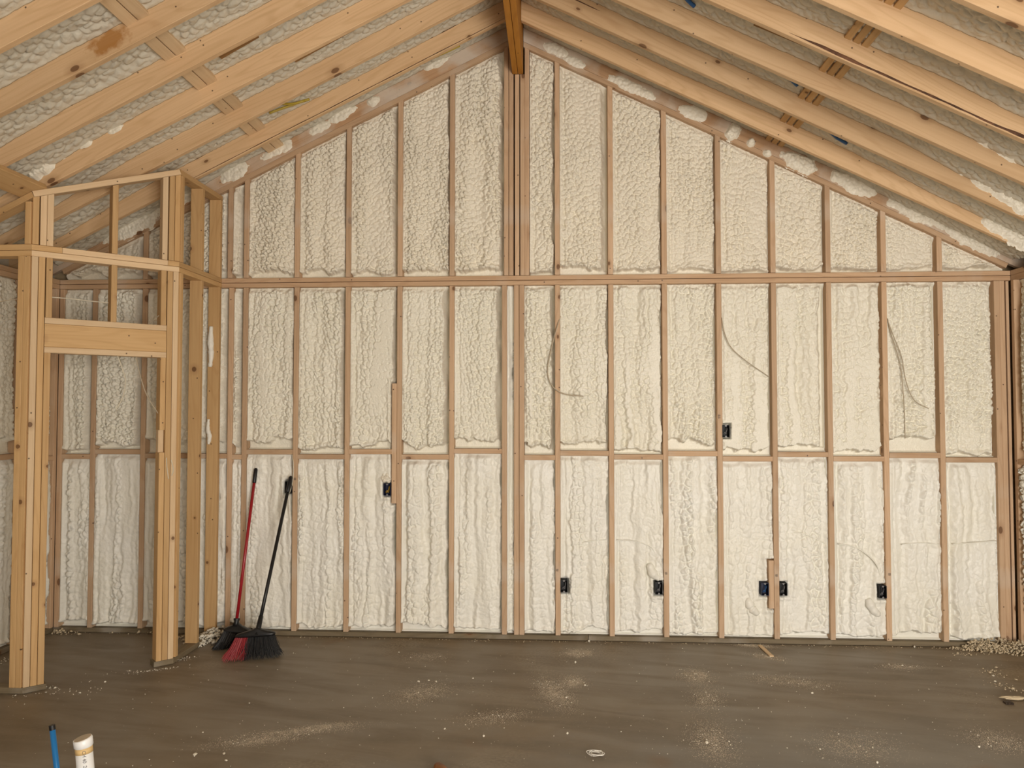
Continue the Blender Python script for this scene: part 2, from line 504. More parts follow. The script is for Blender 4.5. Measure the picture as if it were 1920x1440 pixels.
RAF = {}
rdet = {(-1, 1): 'dark-edged, beside the gable wall', (-1, 2): 'with bold grain, second out from the gable wall', (-1, 3): 'with foam smears near the eave, third out from the gable wall',
        (-1, 4): 'with a knotted face, fourth out from the gable wall', (-1, 5): 'with an orange resin stain, fifth out from the gable wall', (-1, 6): 'sixth out from the gable wall',
        (1, 1): 'next to the gable wall', (1, 2): 'with bark-nicked face, second out from the gable wall', (1, 3): 'third out from the gable wall, foam on its lower end',
        (1, 4): 'with a rough bark edge, fourth out from the gable wall', (1, 5): 'with straight fine grain, fifth out from the gable wall', (1, 6): 'sixth out from the gable wall'}
for sg, side in ((-1, 'left'), (1, 'right')):
    for i in range(1, 8):
        y = rafter_y(i) + RT / 2
        xa = 2.091 if sg < 0 else 2.1795            # beam face
        xb = XL - .35 if sg < 0 else XW + .35
        h = RD / 2 / COSR
        mat = M_RAFTER
        p0 = Vector((xa, y, zroof(xa) + h)); p1 = Vector((xb, y, zroof(xb) + h))
        if (sg, i) == (-1, 5):
            st = on_y(203, 76, rafter_y(5)); mat = M_RAFTER_ST
        n = Vector((sg * SL, 0, 1))
        cut = (SL, 0)
        o = board('rafter', p0, p1, n, RD, RT, mat, cut0=(-SL, 0))
        if (sg, i) == (-1, 5):
            lx = (o.matrix_world.inverted() @ Vector(st))
            for nd in mat.node_tree.nodes: pass
            STL = (lx.x, lx.y)
        tag(o, f'{side} roof rafter, ' + rdet.get((sg, i), f'{ordinal(i)} out from the gable wall'), 'rafter', f'rafters of the {side} roof slope')
        RAF[(sg, i)] = o
# place the resin stain where it is on that rafter
for nd in M_RAFTER_ST.node_tree.nodes:
    if nd.type == 'MATH' and nd.operation == 'SUBTRACT' and not nd.inputs[1].is_linked and nd.inputs[0].is_linked:
        src = nd.inputs[0].links[0].from_socket
        if src.node.type == 'SEPXYZ':
            nd.inputs[1].default_value = STL[0] if src.name == 'X' else STL[1]

def bark(o, t0, t1, y0, w, seed, z, mat):
    L_b = max(v.co.x for v in o.data.vertices); n = 160; V = []; Fc = []
    tt = np.linspace(t0 * L_b, t1 * L_b, n)
    wv = w * (.35 + .9 * fbm(tt * 7, tt * 0, seed)) ; mid_ = y0 + w * .6 * (fbm(tt * 3, tt * 0 + 4, seed + 1) - .5)
    for i in range(n):
        f = min(1, 8 * i / n, 8 * (n - 1 - i) / n)
        a, b = mid_[i] - wv[i] * f / 2, mid_[i] + wv[i] * f / 2
        V += [(tt[i], a, z - math.copysign(.001, z)), (tt[i], (a + b) / 2, z + math.copysign(.0025, z)), (tt[i], b, z - math.copysign(.001, z))]
    for i in range(n - 1):
        for k in (0, 1): Fc.append((i * 3 + k, i * 3 + k + 1, i * 3 + k + 4, i * 3 + k + 3))
    c = mesh_obj('bark_edge', V, Fc, mat); c.parent = o; c['label'] = 'dark rough strip of bark'
M_BARK = plain('bark', (.10, .045, .022), .9, noise=.6)
for key, t0, t1, y0, w in (((1, 4), .40, .78, -.100, .026), ((-1, 1), .02, .80, .014, .020), ((-1, 1), .02, .62, -.108, .010), ((1, 4), .5, .85, .062, .014), ((1, 2), .05, .14, -.02, .012)):
    o = RAF[key]
    # the face towards the camera is local z = -/+
    zf = RT / 2 if (o.matrix_world.to_3x3() @ Vector((0, 0, 1))).y < 0 else -RT / 2
    bark(o, t0, t1, y0, w, int(t0 * 100) + 3, zf, M_BARK)

# end rafters on the gable wall and the rake plates under them
for sg, side in ((-1, 'left'), (1, 'right')):
    xa = 2.091 if sg < 0 else 2.1795
    xb = XL + .02 if sg < 0 else XW - .02
    tp = .038 / COSR
    hb = 4.588
    n = Vector((sg * SL, 0, 1))
    a = Vector((xa, .07, zroof(xa, hb) + tp / 2)); b = Vector((xb, .07, zroof(xb, hb) + tp / 2))
    o = board('rake_plate', a, b, (0, 1, 0), .14, .038, M_PLATE, cut0=(0, -SL * sg))
    tag(o, f'sloping thin top plate of the gable wall, {side} of the ridge', 'plate')
    h = RD / 2 / COSR
    xc = xb - .33 if sg < 0 else xb + .33
    a = Vector((xa, .021, zroof(xa, hb) + tp + h + .002)); b = Vector((xc, .021, zroof(xc, hb) + tp + h + .002))
    o = board('end_rafter', a, b, n, RD, RT, M_ENDR, cut0=(-SL, 0))
    tag(o, f'{side} end rafter lying on the gable wall, hazed with overspray', 'rafter')
    RAF[(sg, 0)] = o

# ------------------------------------------------------------------ gable and lower wall studs
def px_stud(x, y=800):
    return float(on_y(x, y)[0])

TP0, TP1 = 2.696, 2.772
def stud(name, X, z0, z1, label, mat=M_STUD, w=.138, t=.038, y0=.0, group='studs of the back wall', slope=None):
    cut1 = (0, 0)
    if slope is not None: cut1 = (0, slope)
    o = board(name, (X, y0 + w / 2, z0), (X, y0 + w / 2, z1), (0, 1, 0), w, t, mat, cut1=cut1)
    tag(o, label, 'stud', group)
    return o

LOWX = {}
for k in range(-3, 15):
    LOWX[k] = S * k
LOWX[-1] = -.115
cr = (px_stud(968.3), px_stud(978.2))
ldet = {0: 'first right of the closet, behind the red broom', 1: 'second right of the closet, behind the black broom handle', 2: 'third right of the closet', 3: 'with a nailer and yellow-wired box on its left',
        4: 'second left of the center posts', 5: 'immediately left of the foam strip at the center posts', 6: 'first right of the center posts, loose cable crossing it',
        7: 'second right of the center posts', 8: 'third right of the center posts', 9: 'with a high black switch box on its right', 10: 'between a blue and a black box near the floor',
        11: 'sixth right of the center posts', 12: 'with two cables hanging to its right', 13: 'third from the right corner', 14: 'second from the right corner'}
LST = {}
for k in range(0, 15):
    LST[k] = stud('wall_stud', LOWX[k], .0385, TP0 - .0005, f'full-height lower wall stud {ldet[k]}')
stud('wall_stud', cr[0], .0385, TP0 - .0005, 'left one of the paired lower center posts under the ridge')
stud('wall_stud', cr[1], .0385, TP0 - .0005, 'right one of the paired lower center posts under the ridge')
stud('wall_stud', px_stud(1884, 800), .0385, TP0 - .0005, 'lower wall stud in the right corner, last full one in the row')
stud('wall_stud', XW - .012, .0385, TP0 - .0005, 'narrow recessed stud squeezed into the right corner', t=.022, y0=.02, w=.11)
stud('wall_stud', -.115, .0385, TP0 - .0005, 'lower wall stud tight against the closet return wall')
stud('wall_stud', LOWX[-2], .0385, TP0 - .0005, 'lower wall stud behind the closet doorway, nearest its right jamb')
stud('wall_stud', LOWX[-3], .0385, TP0 - .0005, 'lower wall stud behind the closet doorway, nearest its left jamb')
stud('wall_stud', XL + .02, .0385, TP0 - .0005, 'lower wall stud in the back left corner inside the closet')

UPX = {k: S * k for k in range(0, 14)}
udet = {0: 'first right of the closet', 1: 'second right of the closet', 2: 'third left of the king posts', 3: 'second left of the king posts', 4: 'first left of the king posts'}
def ustud(X, label, ztop=None, y0=0.0, t=.038):
    sg = -1 if X < XR else 1
    zt = zroof(X, 4.588) - .001 if ztop is None else ztop
    return stud('gable_stud', X, TP1 + .0005, zt, label, group='studs of the upper gable wall', slope=(None if ztop else (SL * sg)), y0=y0, t=t)
UST = {}
for k in range(0, 14):
    if k == 5: continue
    d = udet.get(k) or f'{ordinal(k - 5)} right of the king posts'
    UST[k] = ustud(UPX[k], f'upper gable stud, {d}')
for x, lab in ((949.2, 'outermost left upper king post stud'), (958.5, 'second upper king post stud, left of the dark gap'), (988.2, 'rightmost upper king post stud, longest, beside the beam')):
    ustud(px_stud(x, 500), lab, t=.0345)
for x, lab in ((969.5, 'upper king post stud carrying the left ply of the ridge beam'), (979.6, 'upper king post stud carrying the right ply of the ridge beam')):
    ustud(px_stud(x, 400), lab, ztop=4.338, t=.0345)
ustud(-.13, 'short upper gable stud tight against the closet upper wall')
ustud(S * -2, 'short upper gable stud seen through the closet upper framing')

# plates
def plate(name, x0, x1, z, label, mat=M_PLATE, w=.14, cat='plate', t=.0345):
    o = board(name, (x0, w / 2, z), (x1, w / 2, z), (0, 1, 0), w, t, mat)
    return tag(o, label, cat)
plate('top_plate', XL, XW, TP1 - .019, 'upper board of the double plate running across the back wall')
plate('top_plate', XL, XW, TP0 + .019, 'lower board of the double plate running across the back wall')
xs = float(on_y(1103, 1195)[0])
plate('sole_plate', XL, xs, .0195, 'greyish treated sole plate on the floor, left length', M_SILL)
plate('sole_plate', xs + .003, XW, .0195, 'greyish treated sole plate on the floor, right length', M_SILL)

# ------------------------------------------------------------------ fire blocks between the lower studs
blk = [(-3.7, 855), (-3, 857), (-2, 848), (-1, 857), (0, 847.5), (1, 856.5), (2, 847), (3, 857), (4, 846), (5.9, 858), (6, 850), (7, 857), (8, 850.7), (9, 860.5), (10, 852.3), (11, 860.5), (12, 854), (13, 862.5)]
BLOCKZ = {}
bays = []   # (key, x0, x1)
H = .0195
bays.append(('c0', XL + .039, LOWX[-3] - H)); bays.append(('c1', LOWX[-3] + H, LOWX[-2] - H)); bays.append(('c2', LOWX[-2] + H, -.115 - H))
bays.append(('m1', -.115 + H, LOWX[0] - H))
for k in range(0, 5):
    bays.append((k, LOWX[k] + H, LOWX[k + 1] - H))
bays.append((5, LOWX[5] + H, cr[0] - H)); bays.append((6, cr[1] + H, LOWX[6] - H))
for k in range(6, 14):
    bays.append((k + 1, LOWX[k] + H, LOWX[k + 1] - H))
by = {'c0': 856, 'c1': 847, 'c2': 855, 'm1': 857, 0: 847.5, 1: 856.5, 2: 847, 3: 857, 4: 846, 6: 858, 7: 850, 8: 857, 9: 850.7, 10: 860.5, 11: 852.3, 12: 860.5, 13: 854, 14: 862.5}
def bay_words(k):
    if k == 'c0': return 'in the closet corner'
    if k == 'c1': return 'behind the middle of the closet doorway'
    if k == 'c2': return 'behind the right jamb of the closet doorway'
    if k == 'm1': return 'in the narrow bay beside the closet'
    if k == 5: return 'in the narrow slot at the center posts'
    if k < 5: return f'{ordinal(5 - k)} bay left of the center posts'
    return f'{ordinal(k - 5)} bay right of the center posts'
for k, x0, x1 in bays:
    if k not in by: continue
    z = float(on_y((960 + (0)), by[k])[2])
    pxx = 960 + F * 0
    # height of the block at its own place
    z = float(on_y(461 + 100 * ((x0 + x1) / 2) / S, by[k])[2])
    BLOCKZ[k] = z
    o = board('fire_block', (x0, .07, z), (x1, .07, z), (0, 1, 0), .138, .038, M_PLATE)
    tag(o, f'short horizontal block between lower studs, {bay_words(k)}', 'block', 'fire blocks of the back wall')
z5 = float(on_y(955, 870)[2])

# ------------------------------------------------------------------ spray foam
BOXES = []   # (x, z) centres of junction boxes on the back wall


def foam_height(X, Z, W, H_, style, seed, edge=True):
    """recess of the foam skin behind the stud faces (metres), X,Z measured from the panel's lower left corner"""
    bs, ba, sa, tr, sk = style['bub'], style['amp'], style['streak'], style['trench'], style['skin']
    asp = style.get('asp', 1.25)
    RX, RZ = X * .83 - Z * .56, X * .56 + Z * .83
    wx = X + .030 * (fbm(RX * 11, RZ * 11, seed + 1) - .5) + .014 * (vnoise(RX * 34, RZ * 34, seed + 2) - .5)
    wz = Z + .030 * (fbm(RX * 11, RZ * 11, seed + 3) - .5) + .014 * (vnoise(RX * 34, RZ * 34, seed + 4) - .5)
    an = style.get('rot', .5); ca, sa_ = math.cos(an), math.sin(an)
    wx, wz, qx, qz = wx * ca - wz * sa_, wx * sa_ + wz * ca, wx, wz
    d1, e1 = worley(wx / bs, wz / (bs * asp), seed + 5)
    d2, _ = worley(wx / (bs * .45), wz / (bs * .5), seed + 6)
    dome = np.sqrt(np.clip(1 - d1 * d1 * 1.25, 0, 1)) * (.45 + .55 * sst(0, .35, e1 - d1)) - .25
    dome2 = np.clip(1 - d2 * d2 * 1.4, 0, 1)
    wx, wz = qx, qz
    # vertical flow ridges
    ph = wx * style.get('sf', 17) + 1.1 * fbm(X * 2.0, Z * 2.2, seed + 7)
    st = vnoise(ph, Z * .55, seed + 8)
    st2 = vnoise(ph * 2.3 + 5, Z * 2.0, seed + 9)
    am = .35 + .85 * sst(.25, .7, fbm(X * 5, Z * 1.6, seed + 10)) 
    if style.get('even'): am = .8 + 0 * am
    if style.get('cols'):
        am = am * (.22 + 1.0 * sst(.45, .8, vnoise(ph * 1.3 + 3, Z * 1.1, seed + 11)))
    big = fbm(X * 4, Z * 3, seed + 12) - .5
    rise = ba * am * (dome + .38 * dome2) + sa * st + .45 * sa * st2 + .016 * big
    body = style['base'] - rise
    if not edge: return body
    # skins at the edges
    jag = .5 * (fbm(Z * 7, Z * 0 + 3, seed + 13) - .5) + .35 * (fbm(X * 25, Z * 25, seed + 14) - .5)
    jx = .030 * (fbm(Z * 6 + 9, Z * 0, seed + 15) - .4) + .012 * (fbm(Z * 30, X * 30, seed + 16) - .5)
    skin = .072 + .004 * (fbm(X * 30, Z * 30, seed + 17) - .5)
    # right trench
    mr = 1 - sst(tr * .45, tr * 1.25, (W - X) + jx)
    body = body + (skin + .024 - body) * mr
    # the foam climbs thin up the right stud
    body = body + (.012 - body) * (1 - sst(.0, .012, W - X)) * style.get('climb', .35)
    # left: thin flange up the stud side
    ml = 1 - sst(.006, .030, X + jx * .5)
    body = body + (.010 - body) * ml * .9
    gr = np.exp(-((X - .036 + jx * .5) / .008) ** 2)
    body = body + .010 * gr
    # bottom skin
    jz = .11 * (fbm(X * 8 + seed, X * 0, seed + 18) - .45) + .03 * (fbm(X * 40, Z * 40, seed + 19) - .5)
    mb = 1 - sst(sk - .008, sk + .010, Z + jz * min(1, sk / .05))
    body = body + (skin - body) * mb
    mb2 = 1 - sst(.0, .012, Z)
    body = body + (.045 - body) * mb2
    lip = np.exp(-((Z + jz * min(1, sk / .05) - sk - .018) / .014) ** 2) * (1 - mr)
    body = body - .012 * lip
    # top edge
    mt = 1 - sst(.008, .045, (H_ - Z) + .03 * (fbm(X * 14, X * 0 + 2, seed + 20) - .5))
    body = body + (.038 - body) * mt * .85
    return body


def sheet(name, co, nu, nv, mat, back, smooth=True):
    """grid skin co[nv,nu,3] closed to a solid by a skirt to the points back[nv,nu] borders"""
    V = co.reshape(-1, 3)
    idx = np.arange(nu * nv).reshape(nv, nu)
    q = np.stack([idx[:-1, :-1], idx[:-1, 1:], idx[1:, 1:], idx[1:, :-1]], -1).reshape(-1, 4)
    ring = np.concatenate([idx[0, :], idx[1:, -1], idx[-1, -2::-1], idx[-2:0:-1, 0]])
    rb_ = back.reshape(-1, 3)[ring]
    n0 = len(V)
    V = np.concatenate([V, rb_])
    m = len(ring); j = np.arange(m); j2 = (j + 1) % m
    sk = np.stack([ring[j2], ring[j], n0 + j, n0 + j2], -1)
    return mesh_obj(name, V, np.concatenate([q, sk]), mat, smooth=smooth)


def wall_panel(x0, x1, z0, ztop, style, seed, label, mat, res=.005, group=None, holes=()):
    zt = ztop if callable(ztop) else (lambda x: ztop + 0 * x)
    g = .0006
    x0 += g; x1 -= g; z0 += g
    nu = max(8, int((x1 - x0) / res) + 1)
    xs_ = np.linspace(x0, x1, nu)
    tops = zt(xs_) - g
    tops = np.maximum(tops, z0 + .004)
    nv = max(8, int((tops.max() - z0) / res) + 1)
    f = np.linspace(0, 1, nv)
    Xg = np.broadcast_to(xs_, (nv, nu)).copy()
    Zg = z0 + f[:, None] * (tops - z0)[None, :]
    r = foam_height(Xg - x0, Zg - z0, x1 - x0, (tops - z0)[None, :], style, seed)
    for (hx, hz, hw, hh) in holes:
        d = np.maximum(np.abs(Xg - hx) - hw / 2, np.abs(Zg - hz) - hh / 2)
        d = d + .008 * (fbm(Xg * 18, Zg * 18, seed + 31) - .5)
        r = np.maximum(r, .085 * (1 - sst(.001, .011, d)))
        r = r - .012 * np.exp(-((d - .022) / .014) ** 2)
    r = np.clip(r, -.018, .12)
    co = np.stack([Xg, r, Zg], -1)
    back = np.stack([Xg, 0 * r + .139, Zg], -1)
    o = sheet('foam_insulation', co, nu, nv, mat, back)
    return tag(o, label, 'insulation', group)


ST_U = dict(bub=.034, amp=.038, streak=.018, trench=.028, skin=.035, base=.052, asp=1.0, sf=13)
ST_M = dict(bub=.032, amp=.033, streak=.036, trench=.030, skin=.075, base=.056, asp=1.25, sf=20)
ST_L = dict(bub=.040, amp=.026, streak=.034, trench=.015, skin=.030, base=.048, asp=1.3, sf=17, cols=True, climb=.8)

box_px = [(726, 918, 'y'), (1057.5, 1099, 'd'), (1235.5, 1103, 'd'), (1434.5, 1105, 'b'), (1469, 1105, 'd'), (1655.5, 1110, 'd'), (1361, 808.5, 'd'), (541, 914, 'd')]
for x, y, c in box_px:
    p = on_y(x, y); BOXES.append((float(p[0]), float(p[2]), c))

seed = 100
nailers = []
pn = on_y(741.5, 719); pn2 = on_y(738.5, 944)
nailers.append((LOWX[3] - .0385, float(pn2[2]), float(pn[2]), 'short nailer block fixed left of a stud beside the yellow-wired box'))
pa = on_y(1441, 1051); pb = on_y(1444, 1141)
nailers.append((LOWX[10] - .0385, float(pb[2]), float(pa[2]), 'short nailer block between the blue box and its stud'))
for X, za, zb, lab in nailers:
    o = board('nailer_block', (X, .0695, za), (X, .0695, zb), (0, 1, 0), .138, .037, M_STUD)
    tag(o, lab, 'block')

def vary(st, seed, **kw):
    r = np.random.RandomState(seed)
    d = dict(st); d['trench'] = st['trench'] * (.45 + 1.35 * r.rand() ** 1.5); d['rot'] = (r.rand() - .3) * 1.4 if st is ST_U else (r.rand() - .5) * .5; d['skin'] = st['skin'] * (.4 + 1.1 * r.rand())
    d['streak'] = st['streak'] * (.65 + .7 * r.rand()); d['amp'] = st['amp'] * (.75 + .5 * r.rand()); d['bub'] = st['bub'] * (.85 + .35 * r.rand())
    d.update(kw)
    return d

for k, x0, x1 in bays:
    seed += 41
    hl = [(bx, bz, .062, .10) for bx, bz, c in BOXES if x0 < bx < x1]
    for X, za, zb, lab in nailers:
        if x0 < X < x1: hl.append((X, (za + zb) / 2, .042, zb - za + .004))
    z = BLOCKZ.get(k)
    rs = .005 if not str(k).startswith('c') else .007
    if k == 5:
        wall_panel(x0, x1, .039, TP0, dict(ST_L, trench=.004, streak=.004), seed, 'thin pale foam strip filling the slot at the center posts', M_FOAM_L, rs, None)
        continue
    wall_panel(x0, x1, z + H, TP0, vary(ST_M, seed), seed, f'bumpy cream foam, middle row, {bay_words(k)}', M_FOAM_M, rs, 'middle row of wall foam', hl)
    wall_panel(x0, x1, .039, z - H, vary(ST_L, seed + 3), seed + 3, f'pale streaky foam, bottom row, {bay_words(k)}', M_FOAM_L, rs, 'bottom row of wall foam', hl)

kp = [px_stud(949.2, 500) - H, px_stud(988.2, 500) + H]
ub = [('cu', S * -2 + H, -.13 - H, 'behind the closet upper framing'), ('cv', XL + .02, S * -2 - H, 'small wedge above the closet corner'), ('u', -.13 + H, -H, 'in the narrow bay beside the closet')]
for k in range(0, 4): ub.append((k, S * k + H, S * (k + 1) - H, f'{ordinal(5 - k)} bay left of the king posts'))
ub.append((4, S * 4 + H, kp[0], 'first bay left of the king posts')); ub.append((5, kp[1], S * 6 - H, 'first bay right of the king posts'))
for k in range(6, 13): ub.append((k, S * k + H, S * (k + 1) - H, f'{ordinal(k - 4)} bay right of the king posts'))
ub.append((13, S * 13 + H, XW - .03, 'triangular end bay in the right corner'))
for k, x0, x1, lab in ub:
    seed += 37
    wall_panel(x0, x1, TP1 + .001, lambda x: 4.588 - SL * np.abs(x - XR) - .001, vary(ST_U, seed), seed, f'bumpy cream foam, gable row, {lab}', M_FOAM_U, .005 if not str(k).startswith('c') else .007, 'gable row of wall foam')

# side walls -------------------------------------------------------
def side_panel(X, sg, ya, yb, z0, z1, style, seed, label, mat, res):
    ya, yb, z0, z1 = ya + .0006, yb - .0006, z0 + .0006, z1 - .0006
    nu = int((yb - ya) / res) + 1; nv = int((z1 - z0) / res) + 1
    Yg, Zg = np.meshgrid(np.linspace(ya, yb, nu), np.linspace(z0, z1, nv))
    r = np.clip(foam_height(Yg - ya, Zg - z0, yb - ya, z1 - z0, style, seed), -.015, .12)
    co = np.stack([X + sg * r, Yg, Zg], -1); back = np.stack([X + sg * (.139 + 0 * r), Yg, Zg], -1)
    if sg < 0: co = co[:, ::-1]; back = back[:, ::-1]
    else: pass
    co = co[:, ::-1]; back = back[:, ::-1]
    o = sheet('foam_insulation', co, nu, nv, mat, back)
    return tag(o, label, 'insulation')

for sg, X, nb, side in ((-1, XL, 6, 'left'), (1, XW, 4, 'right')):
    ys = [-.02] + [-.02 - S * j for j in range(1, nb + 1)]
    for j, y in enumerate(ys):
        o = board('wall_stud', (X + sg * .0695, y, .0385), (X + sg * .0695, y, TP0 - .0005), (1, 0, 0), .138, .038, M_STUD)
        tag(o, f'{side} side wall stud, ' + ('in the corner at the back wall' if j == 0 else f'{ordinal(j)} out from the back corner'), 'stud', f'studs of the {side} wall')
    for z, nm in ((TP1 - .019, 'upper'), (TP0 + .019, 'lower')):
        o = board('top_plate', (X + sg * .0705, -.002, z), (X + sg * .0705, ys[-1] - .02, z), (1, 0, 0), .139, .037, M_PLATE)
        tag(o, f'{nm} board of the double plate on the {side} wall', 'plate')
    o = board('sole_plate', (X + sg * .0705, -.002, .0195), (X + sg * .0705, ys[-1] - .02, .0195), (1, 0, 0), .139, .037, M_SILL)
    tag(o, f'treated sole plate under the {side} wall', 'plate')
    for j in range(nb):
        ya, yb = ys[j + 1] + H, ys[j] - H
        zb = 1.38 + (.02 if j % 2 else -.02)
        o = board('fire_block', (X + sg * .07, ya, zb), (X + sg * .07, yb, zb), (1, 0, 0), .138, .038, M_PLATE)
        w = f'{ordinal(j + 1)} bay of the {side} wall from the back corner'
        tag(o, f'short horizontal block, {w}', 'block')
        seed += 29
        rs = .007 if side == 'left' else .006
        side_panel(X, sg, ya, yb, zb + H, TP0, vary(ST_M, seed), seed, f'bumpy foam above the block, {w}', M_FOAM_M, rs)
        side_panel(X, sg, ya, yb, .039, zb - H, vary(ST_L, seed + 5), seed + 5, f'bumpy foam below the block, {w}', M_FOAM_L, rs)

# roof foam ---------------------------------------------------------
ST_R = dict(bub=.052, amp=.026, streak=.014, trench=.02, skin=.03, base=.0, asp=1.15, sf=9, even=True)
def roof_foam(sg, i, ya, yb, label, seed):
    res = .008
    xa = 2.09 if sg < 0 else 2.18
    xb = XL - .02 if sg < 0 else XW + .02
    nu = int((yb - ya) / res) + 1; nv = int(abs(xb - xa) / res) + 1
    Yg, Xg = np.meshgrid(np.linspace(ya + .0006, yb - .0006, nu), np.linspace(xa, xb, nv))
    r = foam_height(Yg - ya, np.abs(Xg - xa), yb - ya, 4.0, dict(ST_R), seed, edge=False)
    s = np.abs(Xg - XR)
    # hangs lower towards the eaves, thickens on the rafters' sides
    sag = .07 * sst(2.2, 3.6, s + .5 * (fbm(Xg * 3, Yg * 3, seed + 2) - .5))
    u = np.minimum(Yg - ya, yb - Yg)
    edge = .012 * (1 - sst(0, .05, u)); flat_ = sst(.0, .06, u)
    base = .158 + .030 * (fbm(Xg * 1.3, Yg * 4, seed + 9) - .5)
    off = base - sag - edge + (r + .012) * (.25 + .75 * flat_)
    off = np.clip(off, .03, .20)
    Z = 4.60 - SL * s + off
    co = np.stack([Xg, Yg, Z], -1); back = np.stack([Xg, Yg, 4.60 - SL * s + .28], -1)
    if sg < 0: co = co[:, ::-1]; back = back[:, ::-1]
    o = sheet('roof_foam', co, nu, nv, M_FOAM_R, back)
    return tag(o, label, 'insulation', 'foam between the rafters')
for sg, side in ((-1, 'left'), (1, 'right')):
    for i in range(0, 7):
        yb = .0015 if i == 0 else rafter_y(i)
        ya = rafter_y(i + 1) + RT
        seed += 31
        lab = f'lumpy roof foam, {side} slope, ' + ('between end rafter and first rafter' if i == 0 else f'between {ordinal(i)} and {ordinal(i + 1)} rafters from the gable')
        roof_foam(sg, i, ya, yb, lab, seed)

# foam splashes on rafter faces (part of the rafter they stick to)
def splat(parent, c, u, v, n, su, sv, seed, th=.02, mat=None, name='foam_overspray', drip=0.0):
    nu = max(10, int(su / .006)); nv = max(10, int(sv / .006))
    A, B = np.meshgrid(np.linspace(-1, 1, nu), np.linspace(-1, 1, nv))
    PX, PZ = A * su / 2, B * sv / 2
    rad = np.sqrt(A * A + B * B) + .55 * (fbm(PX * 14 + 5, PZ * 14, seed) - .5) + .25 * (fbm(PX * 45, PZ * 45, seed + 1) - .5)
    d1, _ = worley(PX / .022, PZ / .026, seed + 2)
    h = (1 - sst(.45, .85, rad)) * th * (.45 + .75 * np.clip(1 - d1 * d1 * 1.2, 0, 1)) - .003
    u, v, n, c = map(lambda q: np.array(q, float), (u, v, n, c))
    keep = h > -.0029
    co = c + PX[..., None] * u + PZ[..., None] * v + h[..., None] * n
    idx = np.arange(nu * nv).reshape(nv, nu)
    q = np.stack([idx[:-1, :-1], idx[:-1, 1:], idx[1:, 1:], idx[1:, :-1]], -1).reshape(-1, 4)
    q = q[keep.reshape(-1)[q].any(1)]
    used = np.unique(q); mp = -np.ones(nu * nv, int); mp[used] = np.arange(len(used))
    if len(q) == 0: return
    V = co.reshape(-1, 3)[used]
    inv = np.array(parent.matrix_world.inverted())
    V = V @ inv[:3, :3].T + inv[:3, 3]
    o = mesh_obj(name, V, mp[q], mat or M_FOAM_U, smooth=True)
    o.parent = parent
    return o

def face_splat(sg, i, x, y, su, sv, seed, th=.02):
    yf = rafter_y(i) if i else .002
    c = on_y(x, y, yf)
    u = np.array([1, 0, -SL * sg]) * COSR
    v = np.array([SL * sg, 0, 1]) * COSR
    splat(RAF[(sg, i)], c, u, v, (0, -1, 0), su, sv, seed, th)
for a in [(-1, 3, 160, 268, .16, .07, 1, .015), (-1, 3, 118, 290, .18, .08, 2, .02), (-1, 3, 78, 316, .26, .16, 3, .05), (-1, 3, 215, 243, .14, .06, 4, .012),
          (-1, 2, 330, 238, .12, .06, 5, .014),
          (1, 3, 1708, 196, .20, .05, 6, .02), (1, 3, 1860, 268, .34, .10, 7, .03), (1, 3, 1905, 292, .34, .12, 8, .03), (1, 3, 1812, 246, .22, .06, 9, .018),
          (1, 2, 1850, 345, .30, .13, 10, .03), (1, 2, 1890, 368, .36, .14, 11, .035), (1, 2, 1805, 318, .16, .09, 12, .02), (1, 2, 1915, 385, .3, .14, 13, .03),
          (1, 1, 1870, 425, .34, .12, 14, .02), (1, 1, 1905, 445, .34, .16, 15, .03),
          (1, 0, 1040, 92, .30, .12, 16, .014), (1, 0, 1080, 118, .26, .10, 17, .012), (1, 0, 1185, 165, .50, .12, 18, .016), (1, 0, 1300, 212, .30, .16, 19, .014), (1, 0, 1375, 248, .14, .18, 20, .03),
          (1, 0, 1408, 268, .07, .08, 21, .03), (1, 0, 1438, 288, .08, .06, 22, .03), (1, 0, 1500, 305, .36, .17, 23, .03), (1, 0, 1600, 345, .60, .17, 24, .02), (1, 0, 1720, 400, .60, .18, 25, .022), (1, 0, 1820, 448, .55, .2, 26, .022),
          (-1, 0, 820, 118, .30, .08, 31, .02), (-1, 0, 700, 190, .16, .10, 32, .02), (-1, 0, 642, 215, .30, .12, 33, .018), (-1, 0, 600, 240, .26, .10, 34, .016), (-1, 0, 520, 280, .40, .14, 35, .014), (-1, 0, 440, 325, .40, .16, 36, .018), (-1, 0, 250, 425, .7, .2, 37, .02), (-1, 0, 330, 380, .5, .14, 38, .016)]:
    face_splat(*a)

# ------------------------------------------------------------------ blocking between rafters
def rblock(sg, i, X0, n, label, mat, lift=.135, depth=.10, gap=0.0, bt=.066):
    """pair of short boards on edge between rafter i and i+1, bottoms flush with the rafters' bottoms"""
    yb = (rafter_y(i) if i else -.001) - .0006
    ya = rafter_y(i + 1) + RT + .0006
    e = empty('roof_blocking', (X0, (ya + yb) / 2, zroof(X0)), label, 'block', 'blocking between rafters')
    nrm = Vector((sg * SL, 0, 1)).normalized(); tv = Vector((1, 0, -SL * sg)).normalized()
    for j in range(n):
        c = Vector((X0, 0, zroof(X0))) + tv * (j * (bt + .001 + gap) + bt / 2) + nrm * (depth / 2 + lift)
        board('block_board', (c.x, ya, c.z), (c.x, yb, c.z), nrm, depth, bt, mat, e)
    return e
for i in range(0, 7):
    nm = 'between the end rafter and first rafter' if i == 0 else f'between {ordinal(i)} and {ordinal(i + 1)} rafters from the gable'
    rblock(-1, i, .215, 2, f'flush wood blocking on the left slope, {nm}', M_PALE, lift=.098, gap=.004)
    rblock(1, i, 3.965, 3, f'golden wood blocking on the right slope, {nm}', M_CLOSET, lift=.112, gap=.010, bt=.040)

